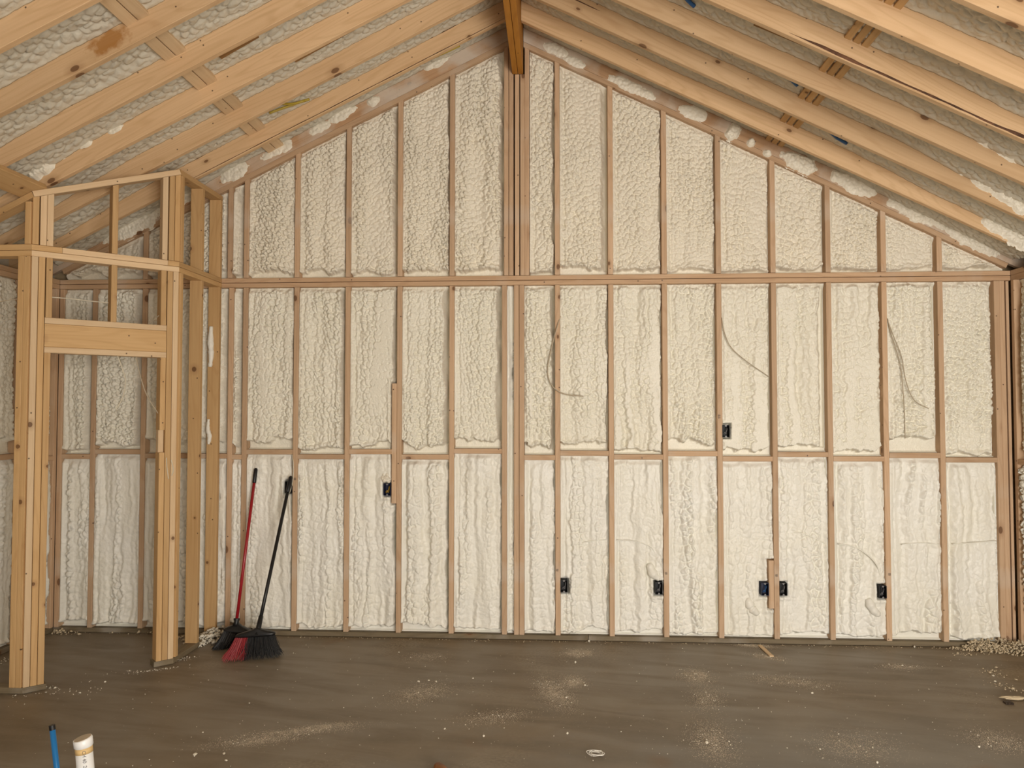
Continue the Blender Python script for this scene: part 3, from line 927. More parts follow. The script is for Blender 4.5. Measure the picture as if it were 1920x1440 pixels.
# boards showing through the roof foam
def deckboard(name, a, b, w, label, mat=M_DARK):
    o = board(name, a, b, (0, 0, 1), w, .038, mat); return tag(o, label, 'board')
bA, bB = Vector((.56, -1.19, zroof(.56) + .145)), Vector((.80, -1.19, zroof(.80) + .145))
def deck_piece(sg, i, x0, x1, lab):
    y = (rafter_y(i) + rafter_y(i + 1) + RT) / 2
    z0, z1 = zroof(x0) + .155, zroof(x1) + .155
    deckboard('roof_board', (x0, y, z0), (x1, y - .02, z1), .07, lab)
deck_piece(-1, 3, .38, .62, 'dark brown board end in the foam, third rafter gap, left slope')
deck_piece(-1, 2, .70, 1.10, 'brown board showing through foam, second rafter gap, left slope')
deck_piece(1, 3, 3.60, 3.98, 'dark brown board in the foam, third rafter gap, right slope')
deck_piece(1, 2, 3.30, 3.62, 'small dark board in the foam, second rafter gap, right slope')

# wide flat board nailed under the rafters above the closet corner
xa_, xb_ = -.90, -.79
tv = Vector((1, 0, SL)).normalized()
o = board('ceiling_nailer', (-.86, -1.80, zroof(-.86) - .021), (-.86, -1.22, zroof(-.86) - .021), tv, .15, .037, M_CLOSET)
tag(o, 'wide wavy-grained board nailed flat under the rafters above the closet', 'board')

# ------------------------------------------------------------------ corner closet framing
A = np.array([-.833, -1.290]); B = np.array([-.192, -.688])       # outer corners of the door wall
dv = (B - A) / np.linalg.norm(B - A); L_ = float(np.linalg.norm(B - A))
nv_ = np.array([-dv[1], dv[0]])                                      # into the closet
T89 = .089
G = 'closet framing studs'
def cpt(s, d=0.0): return A + dv * s + nv_ * d
def cst(s, z0, z1, label, name='closet_stud', mat=M_CLOSET, t=.0355, wdt=T89, d=0.0, cut1=(0, 0)):
    c = cpt(s, d + wdt / 2)
    o = board(name, (c[0], c[1], z0), (c[0], c[1], z1), (nv_[0], nv_[1], 0), wdt, t, mat, cut1=cut1)
    return tag(o, label, 'stud', G)
ZP = .039
# header heights from the photo
hs = cpt(.12)
zh1 = float((CAMP + (hs[1] - CAMP[1]) / ray(84, 596)[1] * ray(84, 596))[2])
zh0 = float((CAMP + (hs[1] - CAMP[1]) / ray(84, 662)[1] * ray(84, 662))[2])
cst(.019, ZP, TP0, 'leftmost stud of the left doorway jamb, at the outer corner', mat=M_PALE, wdt=.032)
cst(.057, ZP, TP0, 'middle stud of the left doorway jamb', wdt=.07)
cst(.095, ZP, zh0, 'trimmer stud of the left jamb, under the door header', name='trimmer_stud')
cst(.098, zh1, TP0, 'short cripple stud above the left end of the door header', name='cripple_stud')
cst(L_ - .019, ZP, TP0, 'pale barked stud at the outer corner of the right jamb', mat=M_PALE, wdt=.032)
cst(L_ - .057, ZP, TP0, 'middle stud of the right doorway jamb', wdt=.07)
zq1 = float((CAMP + (B[1] - .03 - CAMP[1]) / ray(306, 806)[1] * ray(306, 806))[2])
zq0 = float((CAMP + (B[1] - .03 - CAMP[1]) / ray(306, 848)[1] * ray(306, 848))[2])
cst(L_ - .095, ZP, zq0, 'lower length of the right trimmer stud, below its notch', name='trimmer_stud')
cst(L_ - .095, zq1, zh0, 'upper length of the right trimmer stud, above its notch', name='trimmer_stud')
cst(L_ - .095, zq0 + .0005, zq1 - .0005, 'pale filler block set in the notch of the right trimmer', name='filler_block', mat=M_PALE, wdt=.05, d=.03)
cst(L_ - .098, zh1, TP0, 'short cripple stud above the right end of the door header', name='cripple_stud')
cst(L_ * .535, zh1, TP0, 'cripple stud in the middle above the door header', name='cripple_stud')
# door header: two flat rails and a face board
hd = empty('door_header', (float(hs[0]), float(hs[1]), zh0), 'closet door header, knotty face board between two pale rails', 'header')
s0, s1 = .0775, L_ - .0775
def crail(name, s0, s1, z, t, mat, parent=None, w=T89, d=0.0, upright=False):
    a, b = cpt(s0, d + w / 2), cpt(s1, d + w / 2)
    if upright:
        return board(name, (a[0], a[1], z), (b[0], b[1], z), (0, 0, 1), t, w, mat, parent)
    return board(name, (a[0], a[1], z), (b[0], b[1], z), (nv_[0], nv_[1], 0), w, t, mat, parent)
crail('top_rail', s0, s1, zh1 - .019, .0375, M_PALE, hd)
crail('bottom_rail', s0, s1, zh0 + .019, .0375, M_PALE, hd)
crail('face_board', s0, s1, (zh0 + zh1) / 2, zh1 - zh0 - .077, M_CLOSET, hd, w=.038, d=.002, upright=True)

# return wall on the right, running back to the back wall
XRT = B[0]                                            # right face of the return wall
XRC = XRT - T89 / 2
def rst(y, z0, z1, label, name='closet_stud', mat=M_CLOSET):
    o = board(name, (XRC, y, z0), (XRC, y, z1), (1, 0, 0), T89, .0375, mat); return tag(o, label, 'stud', G)
rst(B[1] + .045, ZP, TP0, 'end stud of the right return wall, touching the right jamb')
rst(-.33, ZP, TP0, 'stud halfway along the right return wall, pencil marked')
rst(-.022, ZP, TP0, 'last stud of the right return wall, against the back wall')
# left return wall, running to the left wall
YLC = A[1] + T89 / 2
def lst(x, z0, z1, label, mat=M_CLOSET, name='closet_stud'):
    o = board(name, (x, YLC, z0), (x, YLC, z1), (0, 1, 0), T89, .0375, mat); return tag(o, label, 'stud', G)
lst(A[0] - .019 - .012, ZP, TP0, 'right stud of the pair ending the left return wall')
lst(A[0] - .058 - .012, ZP, TP0, 'left stud of the pair ending the left return wall')
lst(A[0] - .45, ZP, TP0, 'stud midway along the left return wall')
# plates of the closet walls, mitred at the two corners
def cplate(name, p, q, z, label, mat, wd, w=T89, cat='plate', t=.036, cut0=(0, 0), cut1=(0, 0)):
    o = board(name, (p[0], p[1], z), (q[0], q[1], z), wd, w, t, mat, cut0=cut0, cut1=cut1); return tag(o, label, cat)
nw = (nv_[0], nv_[1], 0)
MT = math.tan(math.radians(22.5)); MO = MT * T89 / 2
def door_plate(name, s0, s1, z, label, mat, c0=False, c1=False):
    a, b = cpt(s0 + (MO if c0 else 0), T89 / 2), cpt(s1 - (MO if c1 else 0), T89 / 2)
    cplate(name, a, b, z, label, mat, nw, cut0=(MT, 0) if c0 else (0, 0), cut1=(-MT, 0) if c1 else (0, 0))
def right_plate(name, z, label, mat, wd=T89):
    return cplate(name, (XRC, B[1] + MO), (XRC, -.003), z, label, mat, (1, 0, 0), cut0=(-MT, 0))
def left_plate(name, z, label, mat):
    return cplate(name, (A[0] - MO, YLC), (XL + .003, YLC), z, label, mat, (0, 1, 0), cut0=(MT, 0))
ZL, ZU = TP0 + .019, TP1 - .019
door_plate('closet_plate', 0, L_, ZL, 'lower board of the double plate over the closet door', M_PALE, True, True)
door_plate('closet_plate', 0, .166, ZU, 'short darker upper plate piece lapping the left closet corner', M_CLOSET, True, False)
door_plate('closet_plate', .168, L_ - .075, ZU, 'upper board of the double plate over the closet door', M_PALE)
door_plate('closet_plate', L_ - .073, L_, ZU, 'short upper plate piece lapping the right closet corner', M_CLOSET, False, True)
for z, nm in ((ZL, 'lower'), (ZU, 'upper')):
    right_plate('closet_plate', z, f'{nm} board of the double plate on the right closet return', M_CLOSET)
    left_plate('closet_plate', z, f'{nm} board of the double plate on the left closet return', M_CLOSET)
door_plate('closet_sole', 0, .125, .0195, 'treated sole plate under the left door jamb', M_SILL, True, False)
door_plate('closet_sole', L_ - .125, L_, .0195, 'treated sole plate under the right door jamb', M_SILL, False, True)
right_plate('closet_sole', .0195, 'treated sole plate of the right closet return', M_SILL)
left_plate('closet_sole', .0195, 'treated sole plate of the left closet return', M_SILL)
# upper short wall following the roof
UD = .045
zA, zB = zroof(A[0]) - UD, zroof(B[0]) - UD
def ztop(s): return zA + (zB - zA) * s / L_
sl = (zB - zA) / L_
a, b = cpt(MO, T89 / 2), cpt(L_ - MO, T89 / 2)
o = board('sloped_plate', (a[0], a[1], ztop(MO) - .02), (b[0], b[1], ztop(L_ - MO) - .02), nw, T89, .0375, M_PALE, cut0=(MT, 0), cut1=(-MT, 0))
tag(o, 'pale sloping plate on top of the closet upper wall', 'plate')
ub0 = TP1 + .0005
for s, lab, mt in ((.019, 'left corner stud of the closet upper wall', M_CLOSET), (.061, 'second stud of the closet upper wall, from the left corner', M_PALE), (.098, 'third stud of the closet upper wall, from the left corner', M_PALE)):
    cst(s, ub0, ztop(s) - .042, lab, name='upper_stud', mat=mt, cut1=(0, -sl), wdt=(.032 if s in (.019, L_ - .014) else .07))
cst(L_ * .535, ub0, ztop(L_ * .535) - .045, 'single stud midway in the closet upper wall', name='upper_stud', cut1=(0, -sl))
for s, lab, mt in ((L_ - .095, 'left stud of the right post of the closet upper wall', M_PALE), (L_ - .052, 'middle stud of the right post of the closet upper wall', M_CLOSET), (L_ - .014, 'right stud of the right post of the closet upper wall', M_CLOSET)):
    cst(s, ub0, ztop(s) - .042, lab, name='upper_stud', mat=mt, cut1=(0, -sl), wdt=(.032 if s in (.019, L_ - .014) else .07))
lst(A[0] - .019 - .012, ub0, zroof(A[0] - .031) - .097, 'left return upper stud with sloped top', name='upper_stud')
o = board('closet_plate', (XRC, B[1] + MO, zB - .02), (XRC, -.003, zB - .02), (1, 0, 0), T89, .0375, M_CLOSET, cut0=(-MT, 0))
tag(o, 'level top plate of the right closet return upper wall', 'plate')
lx0, lx1 = A[0] - MO, XL + .01
o = board('sloped_plate', (lx0, YLC, zroof(lx0) - UD - .02), (lx1, YLC, zroof(lx1) - UD - .02), (0, 1, 0), T89, .0375, M_CLOSET, cut0=(MT, 0))
tag(o, 'sloping top plate of the left closet return upper wall', 'plate')
rst(B[1] + .045, ub0, zB - .04, 'end upper stud of the right return wall', 'upper_stud')
rst(-.33, ub0, zB - .04, 'upper stud halfway along the right return wall', 'upper_stud')
rst(-.022, ub0, zB - .04, 'last upper stud of the right return wall, at the back wall', 'upper_stud')

# foam squeezed out beside the return wall's last stud
def lump(name, path, rad, label, cat, seed, mat=M_FOAM_L, parent=None):
    pts = spline(path, 10); n = len(pts)
    mb = MB(); rs = [rad * (.35 + .65 * math.sin(math.pi * min(1, max(0, (i + .5) / n))) ** .5) * (.8 + .5 * vnoise(np.array([i * .5]), np.array([seed * 1.7]), seed)[0]) for i in range(n)]
    mb.tube(pts, rs, 12)
    o = mb.build(name, mat, parent, smooth=True)
    return tag(o, label, cat) if parent is None else o
yq = -.048
lump('foam_lump', [on_y(396, 612, yq), on_y(395, 640, yq), on_y(396, 665, yq), on_y(394, 688, yq)], .022, 'long white foam lump squeezed out beside the closet return stud', 'foam lump', 3)
lump('foam_lump', [on_y(391, 786, yq), on_y(390, 805, yq), on_y(393, 818, yq), on_y(391, 833, yq)], .016, 'small white foam drip lower on the closet return stud', 'foam lump', 4)

# ------------------------------------------------------------------ junction boxes
bl = {0: ('navy outlet box with yellow wires, foam froth above it', 'y'), 1: ('black outlet box near the floor, first right of the center posts', 'd'),
      2: ('black outlet box near the floor, left side of its stud, foam below', 'd'), 3: ('blue outlet box near the floor left of a nailer block', 'b'),
      4: ('black outlet box near the floor, right beside the blue one', 'd'), 5: ('black outlet box near the floor with an arched cable leading to it', 'd'),
      6: ('black switch box at chest height on the right half of the wall', 'd'), 7: ('dark box half hidden behind the black broom handle', 'd')}
for i, (bx, bz, c) in enumerate(BOXES):
    shell = {'y': M_BLUEBOX, 'b': M_BLUEBOX, 'd': M_DARKBOX}[c]
    e = empty('outlet_box', (bx, .03, bz), bl[i][0], 'electrical box', 'electrical boxes in the wall')
    w, h, d, t = .054, .092, .068, .003
    y0, y1 = -.003, -.003 + d
    m = MB()
    m.box((bx - w / 2, y0, bz - h / 2), (bx - w / 2 + t, y1, bz + h / 2)).box((bx + w / 2 - t, y0, bz - h / 2), (bx + w / 2, y1, bz + h / 2))
    m.box((bx - w / 2 + t, y0, bz + h / 2 - t), (bx + w / 2 - t, y1, bz + h / 2)).box((bx - w / 2 + t, y0, bz - h / 2), (bx + w / 2 - t, y1, bz - h / 2 + t))
    m.box((bx - w / 2 + t, y1 - t, bz - h / 2 + t), (bx + w / 2 - t, y1, bz + h / 2 - t))
    m.build('box_shell', shell, e)
    for sz in (1, -1):
        tt = MB(); zc = bz + sz * (h / 2 - .006)
        V = [(bx - .009, y0 - .0005, bz + sz * h / 2), (bx + .009, y0 - .0005, bz + sz * h / 2), (bx + .004, y0 - .0005, zc - sz * .006), (bx - .004, y0 - .0005, zc - sz * .006)]
        V += [(x, y + .004, z) for x, y, z in V]
        tt.add(V, [(0, 1, 2, 3), (7, 6, 5, 4), (0, 4, 5, 1), (1, 5, 6, 2), (2, 6, 7, 3), (3, 7, 4, 0)])
        tt.build('screw_tab', M_WIREG, e)
    wm = M_WIREY if c == 'y' else (M_BLUEC if c == 'b' else M_WIREG)
    for q in (-1, 1):
        pts = spline([(bx + .012, y1 - .006, bz + .030), (bx + .010 + q * .003, y0 + .02, bz + .022 * q), (bx + .002 + q * .006, y0 + .014, bz + .004 * q - .004), (bx - .010 + q * .004, y0 + .022, bz - .024), (bx - .013, y1 - .006, bz - .032)], 6)
        MB().tube(pts, .0020, 6).build('wire', wm, e, True)
    if c == 'y':
        r = np.random.RandomState(4)
        fr = MB()
        for j in range(16):
            cx, cz = bx + .02 - r.rand() * .062, bz + .058 + r.rand() * .055; rr = .010 + .008 * r.rand()
            cy = .005 + .02 * r.rand()
            V = []; n, mm = 8, 5
            for a_ in range(mm + 1):
                for b_ in range(n):
                    th, ph = math.pi * a_ / mm, 2 * math.pi * b_ / n
                    V.append((cx + rr * math.sin(th) * math.cos(ph), cy + rr * math.sin(th) * math.sin(ph), cz + rr * math.cos(th)))
            fr.add(V, [(a_ * n + b_, a_ * n + (b_ + 1) % n, (a_ + 1) * n + (b_ + 1) % n, (a_ + 1) * n + b_) for a_ in range(mm) for b_ in range(n)])
        fr.build('foam_froth', M_CRUMBW, e, True)

# lumps of foam hanging under low boxes
for px, py, sd, lab in ((1414, 1140, 6, 'white foam bulge below and left of the blue box'), (1642, 1142, 8, 'white foam bulge below the rightmost outlet box'), (1229, 1075, 9, 'white foam bulge above the box on the third stud')):
    p = on_y(px, py)
    lump('foam_lump', [(p[0] - .045, .022, p[2] + .07), (p[0] - .02, .012, p[2] + .0), (p[0] + .03, .014, p[2] - .05)], .03, lab, 'foam lump', sd)

# ------------------------------------------------------------------ loose cables
def on_door(x, y, d=.045):
    r_ = ray(x, y); q = A + nv_ * d
    t = ((q - CAMP[:2]) @ nv_) / (r_[:2] @ nv_)
    return CAMP + t * r_
def cable(pts, r, mat, label, Y=None, cat='cable', name='cable', flat=.6, dp=.045):
    P = [on_door(x, y, dp) if Y is None else on_y(x, y, Y[i] if hasattr(Y, '__len__') else Y) for i, (x, y) in enumerate(pts)]
    o = MB().tube(spline(P, 10), r, 8, squash=flat).build(name, mat, None, True)
    return tag(o, label, cat)
cable([(1052, 590), (1046, 608), (1036, 645), (1027, 690), (1033, 720), (1056, 738), (1094, 743)], .0052, M_CABLE, 'brown cable curling out across a stud right of the center posts', [.02, -.012, -.03, -.04, -.035, -.03, -.03])
cable([(1353, 596), (1358, 622), (1370, 650), (1398, 676), (1443, 707)], .0052, M_CABLE, 'tan cable sweeping right from the stud with the switch box', [.0, -.02, -.03, -.03, -.012])
cable([(1664, 597), (1672, 630), (1687, 680), (1693, 730), (1696, 780), (1697, 822)], .0050, M_CABLE, 'tan cable hanging straight down, left one of two on the right', [.0, -.015, -.02, -.02, -.02, -.01])
cable([(1665, 603), (1676, 632), (1690, 668), (1699, 716), (1714, 750), (1741, 766)], .0050, M_CABLE, 'tan cable hanging and curving right, right one of two', [.0, -.02, -.03, -.03, -.03, -.02])
cable([(93, 557), (130, 560), (165, 564), (203, 568)], .006, M_CABLEW, 'cream cable stretched across the opening above the closet header', None)
cable([(-6, 567), (15, 563), (44, 559)], .005, M_CABLE, 'thin brown cable crossing the foam left of the closet', -1.25)
cable([(211, 576), (216, 588), (222, 604)], .005, M_CABLEW, 'short cream cable drooping onto the closet header top', None)
cable([(305, 584), (292, 597), (277, 607)], .004, M_CABLE, 'thin cable slanting behind the right end of the closet header', None)
cable([(219, 664), (229, 690), (235, 715), (230, 745), (217, 769)], .0055, M_CABLEW, 'cream cable curling down below the closet header, left one', None)
cable([(254, 664), (262, 700), (275, 740), (297, 776)], .0048, M_CABLE, 'thin tan cable slanting down below the closet header, right one', None)
cable([(312, 858), (313, 876), (316, 898)], .0045, M_CABLEW, 'short white cable end on the right jamb of the closet', None, dp=-.003)
cable([(321, 862), (325, 880), (322, 892)], .0045, M_CABLEW, 'white cable end beside another on the right closet jamb', None, dp=-.003)
cable([(546, 845), (550, 868), (549, 902), (540, 935), (533, 965)], .0055, M_CABLEW, 'cream cable dropping behind the black broom handle', [.02, .0, .0, .015, .03])
cable([(1478, 1000), (1500, 999), (1525, 1008), (1546, 1018)], .008, M_FOAM_L, 'foam-coated cable arching out right of the paired boxes', [.03, .008, .006, .02])
cable([(1572, 1020), (1600, 1025), (1626, 1040), (1644, 1060), (1650, 1084)], .008, M_FOAM_L, 'foam-coated cable arching down to the rightmost outlet box', [.014, .006, .004, .008, .02])
cable([(1072, 1023), (1100, 1016), (1136, 1012)], .007, M_FOAM_L, 'foam-coated cable ridge in the second bay right of center posts', [.014, .008, .012])
cable([(1156, 1012), (1190, 1015), (1218, 1024), (1228, 1036)], .007, M_FOAM_L, 'foam-coated cable ridge leading to the box on the third stud', [.014, .006, .006, .016])
cable([(1690, 1021), (1725, 1018), (1760, 1020)], .007, M_FOAM_L, 'foam-coated cable ridge low in the bay before the last', [.012, .006, .012])
cable([(1786, 1020), (1820, 1018), (1868, 1014)], .007, M_FOAM_L, 'foam-coated cable ridge low in the last right bay', [.012, .006, .012])
def rcable(pts, r, mat, label, off=.12):
    P = []
    for x, y in pts:
        d = ray(x, y); sg = 1 if x < 960 else -1
        a = SL * sg
        t = (4.60 + off - a * XR - (CAMP[2] - a * CAMP[0])) / (d[2] - a * d[0])
        P.append(CAMP + t * d)
    return tag(MB().tube(spline(P, 8), r, 8).build('roof_cable', mat, None, True), label, 'cable')
rcable([(1282, -8), (1292, 3), (1302, 12)], .012, M_BLUEC, 'blue cable looping under the roof near the top edge')
rcable([(1470, 138), (1482, 148), (1495, 160)], .012, M_BLUEC, 'blue cable beside the right slope blocking')
rcable([(1554, 244), (1568, 257), (1588, 269)], .012, M_BLUEC, 'blue cable end low on the right slope near the gable')
rcable([(505, 212), (535, 201), (572, 188)], .009, M_YEL, 'yellow cable under the left slope, lower strand')
rcable([(530, 195), (552, 194), (580, 186)], .009, M_YEL, 'yellow cable under the left slope, upper strand')
rcable([(765, 132), (800, 114), (836, 98), (862, 86)], .008, M_YEL, 'long yellow cable along the left end rafter', off=.035)

# ------------------------------------------------------------------ marks on studs
def pencil(parent, px, py, w=.020, h=.018, tilt=.25, Y=-.0012):
    c = on_y(px, py, Y); m = MB()
    for k in (-1, 1):
        m.tube([(c[0] - w / 2, Y, c[2] + k * h * .22 + tilt * .004), (c[0] + w / 2, Y, c[2] + k * h * .22 - tilt * .004)], .0011, 5)
        m.tube([(c[0] + k * w * .2 + tilt * .003, Y, c[2] + h * .6), (c[0] + k * w * .2 - tilt * .003, Y, c[2] - h * .6)], .0011, 5)
    inv = parent.matrix_world.inverted()
    o = mesh_obj('pencil_mark', [tuple(inv @ Vector(v)) for v in m.v], m.f, M_INK); o.parent = parent
pencil(LST[6], 1045, 1069); pencil(LST[8], 1249, 1075); pencil(LST[10], 1456, 1079); pencil(LST[12], 1668, 1077); pencil(LST[9], 1348.5, 781, h=.03)
pencil(LST[1], 553, 898)

# ------------------------------------------------------------------ brooms
def frame(origin, ax, side):
    ax = Vector(ax).normalized(); sd = Vector(side); sd = (sd - ax * sd.dot(ax)).normalized(); nn = ax.cross(sd)
    return Vector(origin), ax, sd, nn

def loft(secs, n=28):
    """stack of superellipse sections: (center, u, v, a, b)"""
    V = []; Fc = []
    for c, u, v, a, b in secs:
        for k in range(n):
            t = 2 * math.pi * k / n
            cs, sn = math.cos(t), math.sin(t)
            V.append(c + u * (a * math.copysign(abs(cs) ** .6, cs)) + v * (b * math.copysign(abs(sn) ** .6, sn)))
    for i in range(len(secs) - 1):
        for k in range(n):
            Fc.append((i * n + k, i * n + (k + 1) % n, (i + 1) * n + (k + 1) % n, (i + 1) * n + k))
    Fc.append(tuple(reversed(range(n)))); Fc.append(tuple((len(secs) - 1) * n + k for k in range(n)))
    return V, Fc

def bristles(e, name, mat, n, topf, botf, r, seed):
    rr = np.random.RandomState(seed); mb = MB()
    for i in range(n):
        a, b = rr.rand(), rr.rand() * 2 - 1
        p, q = topf(a, b), botf(a, b, rr)
        m_ = (p + q) / 2 + Vector((rr.randn() * .005, rr.randn() * .005, 0)); q = q + Vector(((a - .5) * .02 + rr.randn() * .008, rr.randn() * .010, 0)); q.z = .003 + rr.rand() ** 2 * .03
        mb.tube([p, m_, q], [r, r, r * .8], 4)
    o = mb.build(name, mat, e)
    o['kind'] = 'stuff'
    return o

# black broom, red corner
top_ = Vector(on_y(545.5, 893, -.03)); base_ = Vector((.335, -.53, .19))
e = empty('push_broom', (.33, -.55, 0), 'angled black broom with red-cornered bristles leaning on the wall', 'broom')
e.name = 'angle_broom'
ax = (top_ - base_).normalized()
neck = Vector(on_z(482, 1183, .13)); neck = base_ - ax * 0
MB().tube([neck + ax * .04, neck + ax * .30, top_ - ax * .12], .0125, 12).build('handle', M_BLACK, e, True)
MB().tube([top_ - ax * .13, top_ - ax * .125, top_ - ax * .01, top_], [.0125, .0150, .0150, .009], 12).build('grip', M_BLACK, e, True)
MB().tube([neck - ax * .03, neck + ax * .02, neck + ax * .10], [.023, .018, .016], 12).build('collar', M_BLACK, e, True)
# head: wide cap, slightly tilted to the right
L0, R0 = Vector(on_y(441, 1195, -.545)), Vector(on_y(515, 1190, -.515))
hu = (R0 - L0).normalized(); hv = Vector((-hu.y, hu.x, 0)).normalized(); hw = (R0 - L0).length / 2
hc = (L0 + R0) / 2
secs = []
for f, a, b in ((0, 1.0, .030), (.012, 1.03, .033), (.026, .97, .031), (.044, .62, .026), (.060, .25, .022), (.075, .10, .019)):
    c = hc + Vector((0, 0, f)) + (neck - hc - Vector((0, 0, .06))) * (f / .075) * .8
    secs.append((c, hu, hv, hw * a, b))
Vv, Ff = loft(secs); MB().add(Vv, Ff).build('broom_head', M_BLACK, e, True)
bl_, br_ = Vector(on_z(420, 1239, .004)), Vector(on_z(526, 1229, .004))
def tf(lo, hi):
    return lambda a, b: hc + hu * (hw * .96 * (2 * (lo + (hi - lo) * a) - 1)) + hv * (b * .026) + Vector((0, 0, .004))
def bf(lo, hi):
    def f(a, b, rr):
        s = lo + (hi - lo) * a
        p = bl_.lerp(br_, s) + hv * (b * .045) + Vector((rr.randn() * .005, rr.randn() * .005, 0)); p.z = .003 + abs(rr.randn()) * .006; return p
    return f
bristles(e, 'black_bristles', M_BLACKB, 520, tf(.33, 1.0), bf(.36, 1.0), .0014, 1)
bristles(e, 'red_bristles', M_REDB, 170, tf(0, .34), bf(0, .37), .0014, 2)
lump2 = None

# red-handled broom behind
top2 = Vector(on_y(480, 878, .004)); n2 = Vector(on_y(443.5, 1165, -.27))
e2 = empty('angle_broom', (n2.x, n2.y, 0), 'black broom on a red handle leaning behind the other broom', 'broom')
ax2 = (top2 - n2).normalized()
MB().tube([n2 + ax2 * .02, n2 + ax2 * .5, top2 - ax2 * .10], .0115, 12).build('handle', M_RED, e2, True)
MB().tube([top2 - ax2 * .115, top2 - ax2 * .11, top2 - ax2 * .01, top2], [.0118, .0145, .0145, .009], 12).build('grip', M_BLACK, e2, True)
MB().tube([n2 - ax2 * .035, n2 - ax2 * .005, n2 + ax2 * .018, n2 + ax2 * .022], [.030, .017, .024, .022], 12).build('collar', M_BLACK, e2, True)
h2L, h2R = Vector(on_y(421, 1183, -.31)), Vector(on_y(474, 1187, -.27))
u2 = (h2R - h2L).normalized(); v2 = Vector((-u2.y, u2.x, 0)).normalized(); c2 = (h2L + h2R) / 2; w2 = (h2R - h2L).length / 2
secs = []
for f, a, b in ((0, 1.05, .034), (.02, 1.02, .034), (.035, .7, .028), (.05, .35, .024), (.068, .14, .02)):
    c = c2 + (n2 - c2) * (f / .075) + Vector((0, 0, -.004))
    secs.append((c, u2, v2, w2 * a, b))
Vv, Ff = loft(secs); MB().add(Vv, Ff).build('broom_head', M_BLACK, e2, True)
b2l, b2r = Vector(on_z(404, 1217, .003)), Vector(on_z(462, 1207, .003))
def tf2(a, b): return c2 + u2 * (w2 * (2 * a - 1)) + v2 * (b * .03) + Vector((0, 0, .004))
def bf2(a, b, rr):
    p = b2l.lerp(b2r, a) + v2 * (b * .05) + Vector((rr.randn() * .004, rr.randn() * .004, 0)); p.z = .003 + abs(rr.randn()) * .004; return p
bristles(e2, 'black_bristles', M_BLACKB, 800, tf2, bf2, .0020, 3)

# ------------------------------------------------------------------ pipe stubs
YP = -2.99
pt = Vector(on_y(156.5, 1394, YP)); pb_ = Vector(on_y(161, 1450, YP)); dirp = (pb_ - pt).normalized()
bot = pt + dirp * (pt.z / -dirp.z)
e = empty('drain_stub', (bot.x, bot.y, 0), 'white capped plastic pipe stub standing at the lower left', 'pipe')
rp = .0302
axp = (pt - bot).normalized()
MB().tube([bot, pt], rp, 32).build('pipe', M_PVC, e, True)
cpx = MB(); nrm = (axp + Vector((-.10, -.10, 0))).normalized()
cc = pt + axp * .012
cpx.tube([cc - axp * .022, cc - axp * .020, cc + nrm * .006, cc + nrm * .009], [rp + .001, rp + .0035, rp + .0035, rp + .001], 32)
cpx.build('cap', M_PVC, e, True)
MB().tube([cc + nrm * .0085, cc + nrm * .0100], rp - .001, 32).build('cap_top', M_CAPTOP, e, False)['label'] = 'dusty tan cap top'
MB().tube([pt - axp * .034, pt - axp * .012], rp + .0006, 32).build('glue_band', M_GLUE, e, True)['label'] = 'amber glue band under the cap'
# printed line, wrapped round the pipe
cv = bpy.data.curves.new('printed_text', 'FONT'); cv.body = 'CH 40  280 PSI  W'; cv.size = .017; cv.extrude = 0
to = bpy.data.objects.new('printed_text_src', cv); COL.objects.link(to)
dg = bpy.context.evaluated_depsgraph_get(); tm = bpy.data.meshes.new_from_object(to.evaluated_get(dg))
bpy.data.objects.remove(to)
tocam = (Vector(cam.location) - pt); tocam.z = 0; tocam.normalize(); rgt = Vector((-tocam.y, tocam.x, 0))   # viewer's right
Vt = []
for v in tm.vertices:
    s, hh = v.co.x, v.co.y - .004
    an = (hh) / rp - .05
    Vt.append(pt - axp * (.016 + s) + tocam * (math.cos(an) * (rp + .0010)) + rgt * (math.sin(an) * (rp + .0010)) - Vector(e.location))
mesh_obj('printed_text', Vt, [tuple(p.vertices) for p in tm.polygons], M_INK, e)

YB = -2.95
pt = Vector(on_y(97.5, 1361, YB)); pb_ = Vector(on_y(106.5, 1440, YB)); d_ = (pb_ - pt).normalized(); bot = pt + d_ * (pt.z / -d_.z)
e = empty('supply_pipe', (bot.x, bot.y, 0), 'thin blue water pipe stub with black taped end, lower left', 'pipe')
ax_ = (pt - bot).normalized()
MB().tube([bot, pt], .0105, 20).build('pipe', M_BLUE, e, True)
MB().tube([pt - ax_ * .015, pt - ax_ * .0145, pt + ax_ * .003, pt + ax_ * .0035], [.0106, .0114, .0114, .0104], 20).build('taped_end', M_BLACK, e, False)['label'] = 'black tape wrapped pipe end'

# ------------------------------------------------------------------ small things on the floor
p = on_z(818, 1428, .045)
h0 = Vector((p[0], p[1], .028)); h1 = h0 + Vector((.40, -.62, .0))
dh = (h1 - h0).normalized()
o = MB().tube([h0, h0 + dh * .006, h0 + dh * .02, h0 + dh * .06, h0 + dh * .15, h1], [.006, .016, .023, .026, .024, .022], 20).build('wooden_handle', M_HANDLE, None, True)
tag(o, 'brown rounded wooden handle end poking up at the bottom edge', 'handle')

# tangle of white wire
c = on_z(1118, 1416, .004); r = np.random.RandomState(3); pts = []
for k in range(34):
    a = k * 1.05; rr = .032 * (.6 + .5 * r.rand())
    pts.append((c[0] + rr * math.cos(a) * 1.25 + r.randn() * .004, c[1] - .3 * rr * math.cos(a) + rr * .75 * math.sin(a), .006 + .016 * r.rand()))
o = MB().tube(spline(pts, 5), .0017, 6).build('wire_tangle', M_WIREW, None, True); tag(o, 'small tangle of white wire lying on the floor', 'wire')

